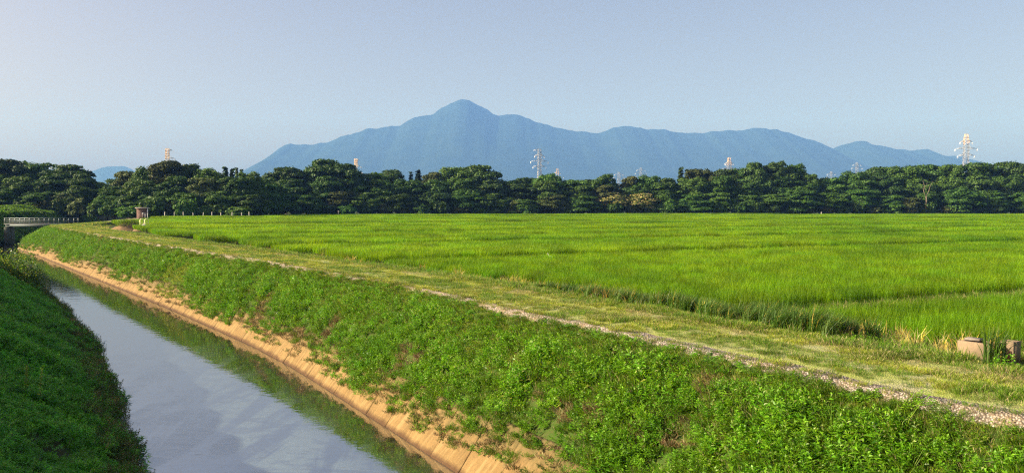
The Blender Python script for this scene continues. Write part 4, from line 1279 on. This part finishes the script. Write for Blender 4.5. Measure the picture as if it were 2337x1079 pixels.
tagset(q, "tiny pale stub of a post at the wood's foot below the saddle with glints", "post")

# ------------------------------------------------------------------ mound of soil, hoops and sack
M_soil = soil_mat("mound_soil", (.30, .20, .10), (.22, .15, .085), (.12, .09, .05), 1.5)
def mound(px, py, w, h, lab):
    x, y = at(px, py, FIELD_Z + .1)
    g = np.linspace(-1, 1, 46); X, Y = np.meshgrid(g, g, indexing='ij')
    r = np.sqrt(X ** 2 + Y ** 2)
    Z = h * np.clip(1 - r ** 1.8, -.15, 1) * (1 + .4 * noise(X, Y, .5, 3, 120)) + .14 * noise(X, Y, .22, 3, 121) * np.clip(1.1 - r, 0, 1)
    V = np.stack([X * w / 2, Y * w * .4, Z - .08], -1).reshape(-1, 3)
    i = np.arange(45)[:, None] * 46 + np.arange(45)[None]
    Fq = np.stack([i, i + 46, i + 47, i + 1], -1).reshape(-1, 4)
    e = empty("soil_mound", (x, y, FIELD_Z + .02), R(8)); tagset(e, lab, "soil mound")
    obj("heap", mesh_from("heap", V, [Fq], [M_soil], smooth=True), e)
    gg = np.random.default_rng(5); n = 900
    k = gg.integers(0, len(V), n * 4); k = k[(V[k, 2] > h * .42) & (V[k, 0] < w * .25)][:n]
    Vb, Q, Tt = blades(V[k] + gg.normal(0, .04, (len(k), 3)), gg.uniform(0, 6.28, len(k)), np.abs(gg.normal(.2, .2, len(k))), gg.uniform(.1, .8, len(k)), gg.uniform(.25, .95, len(k)), np.full(len(k), .035), gg)
    obj("grass_tuft", mesh_from("grass_tuft", Vb, [Q, Tt], [M_grassg]), e)
mound(292, 524, 5.8, 1.25, "heap of tan soil with grass growing on top beside the farm track")
M_hoop = plain("pale_yellow_paint", (.78, .74, .40), .5, .4, .1, 3)
for px, lab in ((323.5, "pale yellow pipe hoop beside the soil mound, the one nearer the mound"), (334.5, "pale yellow pipe hoop beside the soil mound, the one nearer the rice")):
    x, y = atd(px, 132 + (px - 320) * .1)
    mb = MB(); w = .24; pts = [(-w, 0, -.5), (-w, 0, 1.25)]
    for k in range(1, 6): t = math.pi * k / 6; pts.append((-w * math.cos(t) * 1.0, 0, 1.25 + .10 * math.sin(t)))
    pts += [(w, 0, 1.25), (w, 0, -.5)]
    mb.tube(pts, .05, 8)
    mb.tube([(-w, 0, .75), (w, 0, .75)], .03, 6)
    o = mb.build("pipe_hoop", M_hoop, loc=(x, y, FIELD_Z + .38), rot=(0, 0, R(12)), smooth=True)
    tagset(o, lab, "pipe hoop", "yellow hoops by the mound")
x, y = atd(328.5, 131)
pd = MB().tube([(x, y, FIELD_Z - .1), (x, y, FIELD_Z + .3), (x, y, FIELD_Z + .41)], [1.7, 1.35, 1.0], 14).build('earth_pad', M_soil)
pd['kind'] = 'structure'
def blob(name, loc, d, seed, mat, parent=None, sub=3, amp=.12, rz=0):
    bm = bmesh.new(); bmesh.ops.create_icosphere(bm, subdivisions=sub, radius=.5)
    rg = random.Random(seed); off = Vector((rg.random() * 9, rg.random() * 9, rg.random() * 9))
    from mathutils import noise as mn
    for v in bm.verts:
        n_ = mn.noise(v.co * 2.6 + off); v.co *= 1 + amp * 2 * n_
        v.co.z = max(v.co.z, -.36)
        v.co = Vector((v.co.x * d[0], v.co.y * d[1], v.co.z * d[2]))
    for f in bm.faces: f.smooth = True
    me = bpy.data.meshes.new(name); bm.to_mesh(me); bm.free(); me.materials.append(mat)
    return obj(name, me, parent, loc, (0, 0, rz))
x, y = atd(328.5, 130.6)
e = empty("sack", (x, y, FIELD_Z + .38), .3); tagset(e, "white sack slumped between the soil mound and the yellow hoops", "sack")
blob("bag_body", (0, 0, .30), (.75, .6, .72), 4, plain("sack_cloth", (.72, .66, .64), .8, .2, .1, 5), e)
mb = MB(); mb.tube([(-.02, 0, .54), (-.04, 0, .64), (.03, .02, .70)], [.12, .05, .10], 8); mb.build("tied_neck", plain("sack_neck", (.60, .50, .46), .8), e, smooth=True)

# ------------------------------------------------------------------ concrete inlet box at the paddy corner
M_box = plain("weathered_concrete", (.22, .165, .105), .9, .2, .22, 2.2, .5)
def block(s, n, z, dims, lab, rz=28, cut=True, nm="concrete_box", cat="concrete box"):
    x, y = W(s, n)
    e = empty(nm, (x, y, z), R(rz)); tagset(e, lab, cat)
    w, d, h = dims; mb = MB()
    t = .09
    mb.box((0, -d / 2 + t / 2, h / 2), (w, t, h), bev=.012); mb.box((0, d / 2 - t / 2, h / 2), (w, t, h), bev=.012)
    mb.box((-w / 2 + t / 2, 0, h / 2 - .004), (t, d - 2 * t, h - .01)); mb.box((w / 2 - t / 2, 0, h / 2 - .004), (t, d - 2 * t, h - .01))
    mb.build("box_walls", M_box, e)
    return e
bx_, by_ = at(2240, 818, 2.45)
# aligned so that its long sunlit side faces the track
sb, nb_ = SN(bx_, by_)
e = block(sb, nb_, 2.38, (.78, .5, .46), "larger weathered concrete inlet box by the rushes at the paddy corner", rz=-56)
mb = MB(); mb.box((-.16, .05, .49), (.34, .26, .05), bev=.012, rz=.2); mb.build("lid", plain("lid_concrete", (.22, .19, .16), .9, .2, .2, 3, .4), e)
e = block(sb - .44, nb_ + .50, 2.38, (.30, .34, .50), "smaller square concrete box with dark opening beside the larger inlet box", rz=-56)
mb = MB(); mb.box((0, -.185, .17), (.2, .03, .24)); mb.build("gate_slot", plain("rusty_gate", (.14, .07, .045), .8), e)

# ------------------------------------------------------------------ egret in the rice
def egret(px, py, lab):
    D = 60; x, y = atd(px, D); z = zt(py, D)
    verts = [(0, 0, 0), (.13, 0, .02), (.26, 0, -.04), (-.10, 0, .05), (-.13, 0, .13), (-.10, 0, .20), (-.14, 0, .25), (-.20, 0, .245)]
    rad = [.085, .075, .02, .06, .03, .022, .032, .018]
    me = bpy.data.meshes.new("egret"); me.from_pydata(verts, [(0, 1), (1, 2), (0, 3), (3, 4), (4, 5), (5, 6), (6, 7)], [])
    o = obj("egret", me); sk = o.modifiers.new("skin", 'SKIN')
    for k, v in enumerate(me.skin_vertices[0].data): v.radius = (rad[k], rad[k] * .9)
    me.skin_vertices[0].data[0].use_root = True
    o.modifiers.new("sub", 'SUBSURF').levels = 2; o.modifiers["sub"].render_levels = 2
    me.materials.append(plain("egret_white", (.85, .84, .80), .7, .2, .03))
    o.location = (x, y, z - .27); o.rotation_euler = (0, 0, R(-10)); o.scale = (.9,) * 3
    tagset(o, lab, "egret")
    b = MB().tube([(-.205, 0, .244), (-.31, 0, .222)], [.011, .003], 6).build("bill", plain("bill_yellow", (.6, .42, .08), .5), o)
    l = MB()
    for yy in (-.03, .03): l.tube([(.03, yy, -.05), (.05, yy, -.28), (.03, yy, -.52)], .008, 5)
    l.build("legs", plain("leg_black", (.03, .03, .03), .6), o)
egret(1255, 577, "white egret half hidden in the rice in the middle of the paddies")

# ------------------------------------------------------------------ bushes and tall weeds
def leafy_bush(name, x, y, z, w, h, mat, seed, leaf, nleaf, lab, cat="bush"):
    g = np.random.default_rng(seed)
    n = nleaf; v = g.normal(0, 1, (n, 3)); v /= np.linalg.norm(v, axis=1, keepdims=True); v[:, 2] = np.abs(v[:, 2])
    rad = g.uniform(.45, 1, n) * (1 + .35 * np.sin(v[:, 0] * 6 + seed) * np.cos(v[:, 1] * 5 + v[:, 2] * 4))
    P = v * rad[:, None] * (w / 2, w / 2, h)
    V, Q = leaves(P, v + g.normal(0, .5, (n, 3)), g.uniform(.6, 1.15, n) * leaf, g.uniform(.5, .8, n) * leaf, g, .15, .3)
    e = empty(name, (x, y, z)); tagset(e, lab, cat)
    obj("foliage", mesh_from("foliage", V, [Q], [mat]), e)
    mb = MB()
    for k in range(9):
        j = g.integers(0, n); mb.tube([(g.uniform(-.1, .1), g.uniform(-.1, .1), -.15), tuple(P[j] * .5 + (0, 0, .1)), tuple(P[j])], [.03, .02, .008], 5)
    mb.build("stems", M_stem, e); return e
M_big = leaf_mat("kudzu_leaf", (.055, .13, .015), (.12, .20, .03), .35, .45, .4, tcol=(1.5, 1.3, .5), alt=(.30, .32, .08), alt_amt=.12)
x, y = atd(14, 64); zb = float(H(*[np.array([v]) for v in SN(x, y)])[0]); leafy_bush("leafy_bush", x, y, zb, 3.2, zt(566, 64) - zb, M_big, 1, .20, 1500, "broad leaved bush with sunlit leaves, cut by the frame's left edge, on the shaded levee")
x, y = atd(54, 63); zb = max(WL, float(H(*[np.array([v]) for v in SN(x, y)])[0])); leafy_bush("leafy_bush", x, y, zb, 2.8, zt(574, 63) - zb, M_big, 2, .20, 1400, "broad leaved bush with sunlit yellowish leaves overhanging the far canal water")
x, y = at(478, 560, 2.5); leafy_bush("low_bush", x, y, 2.35, 2.3, .75, LV['deep'], 3, .12, 900, "dark low bush on the verge between track and far rice")
x, y = at(1296, 683, 2.6); leafy_bush("low_bush", x, y, 2.4, 1.3, .62, M_rush, 4, .10, 520, "small dark bush at the rice edge beside the tall lone weed")
x, y = at(1222, 668, 2.6); leafy_bush("low_bush", x, y, 2.4, .9, .45, M_rush, 5, .09, 320, "tiny dark bush at the rice edge, left of the small dark bush")

def weed(x, y, z, h, lab, mat_, seed, lean=(0, 0), leaf=.11, n=44, top=None):
    g = np.random.default_rng(seed)
    e = empty("tall_weed", (x, y, z)); tagset(e, lab, "weed", None)
    pts = [(lean[0] * t * t * h, lean[1] * t * t * h, h * t) for t in np.linspace(0, 1, 6)]
    MB().tube(pts, list(np.linspace(.010, .003, 6)), 5).build("stem", M_stem, e)
    t = np.linspace(.25, 1, n) ** .8
    P = np.stack([lean[0] * t * t * h, lean[1] * t * t * h, h * t], -1)
    a = np.arange(n) * 2.4; el = g.uniform(.1, .7, n)
    Dv = np.stack([np.cos(a) * np.cos(el), np.sin(a) * np.cos(el), np.sin(el)], -1)
    V, Q = leaves(P, Dv, leaf * (1.25 - .75 * t) * g.uniform(.8, 1.2, n), np.full(n, leaf * .24), g)
    obj("foliage", mesh_from("foliage", V, [Q], [mat_]), e)
for px, py, h, lab, mt in ((52, 902, .95, "tall weed with pale green head on the shaded levee, the shorter of the pair", M_lime), (84, 930, 1.2, "tall weed with pale yellow green head on the shaded levee, the taller of the pair", M_lime)):
    # on the levee slope: solve for the ground point along the sight line
    for D in np.linspace(10, 40, 600):
        x, y = atd(px, D); s_, n_ = SN(x, y); zz = float(H(np.array([s_]), np.array([n_]))[0])
        if zt(py, D) <= zz + .12: break
    weed(x, y, zz, h, lab, mt, int(px), (.08, -.05), .12, 60)
x, y = at(1180, 668, 2.5); weed(x, y, 2.4, 1.35, "tall lone weed with dark leaves at the rice edge in mid field", M_rush, 9, (.02, 0), .13, 50)
x, y = at(1075, 800, 2.0)
# ------------------------------------------------------------------ haze
hb = MB().box((0, 5800, (1350 - 3) / 2), (34000, 15600, 1353))
th = NT("haze_air")
pv = th.n("ShaderNodeVolumePrincipled")
pv.inputs["Color"].default_value = HAZE_C
pv.inputs["Density"].default_value = HAZE_D
pv.inputs["Anisotropy"].default_value = 0.0
pv.inputs["Absorption Color"].default_value = HAZE_A
th.l(pv.outputs[0], th.out.inputs["Volume"])
ho = hb.build("haze", th.m); ho["kind"] = "stuff"
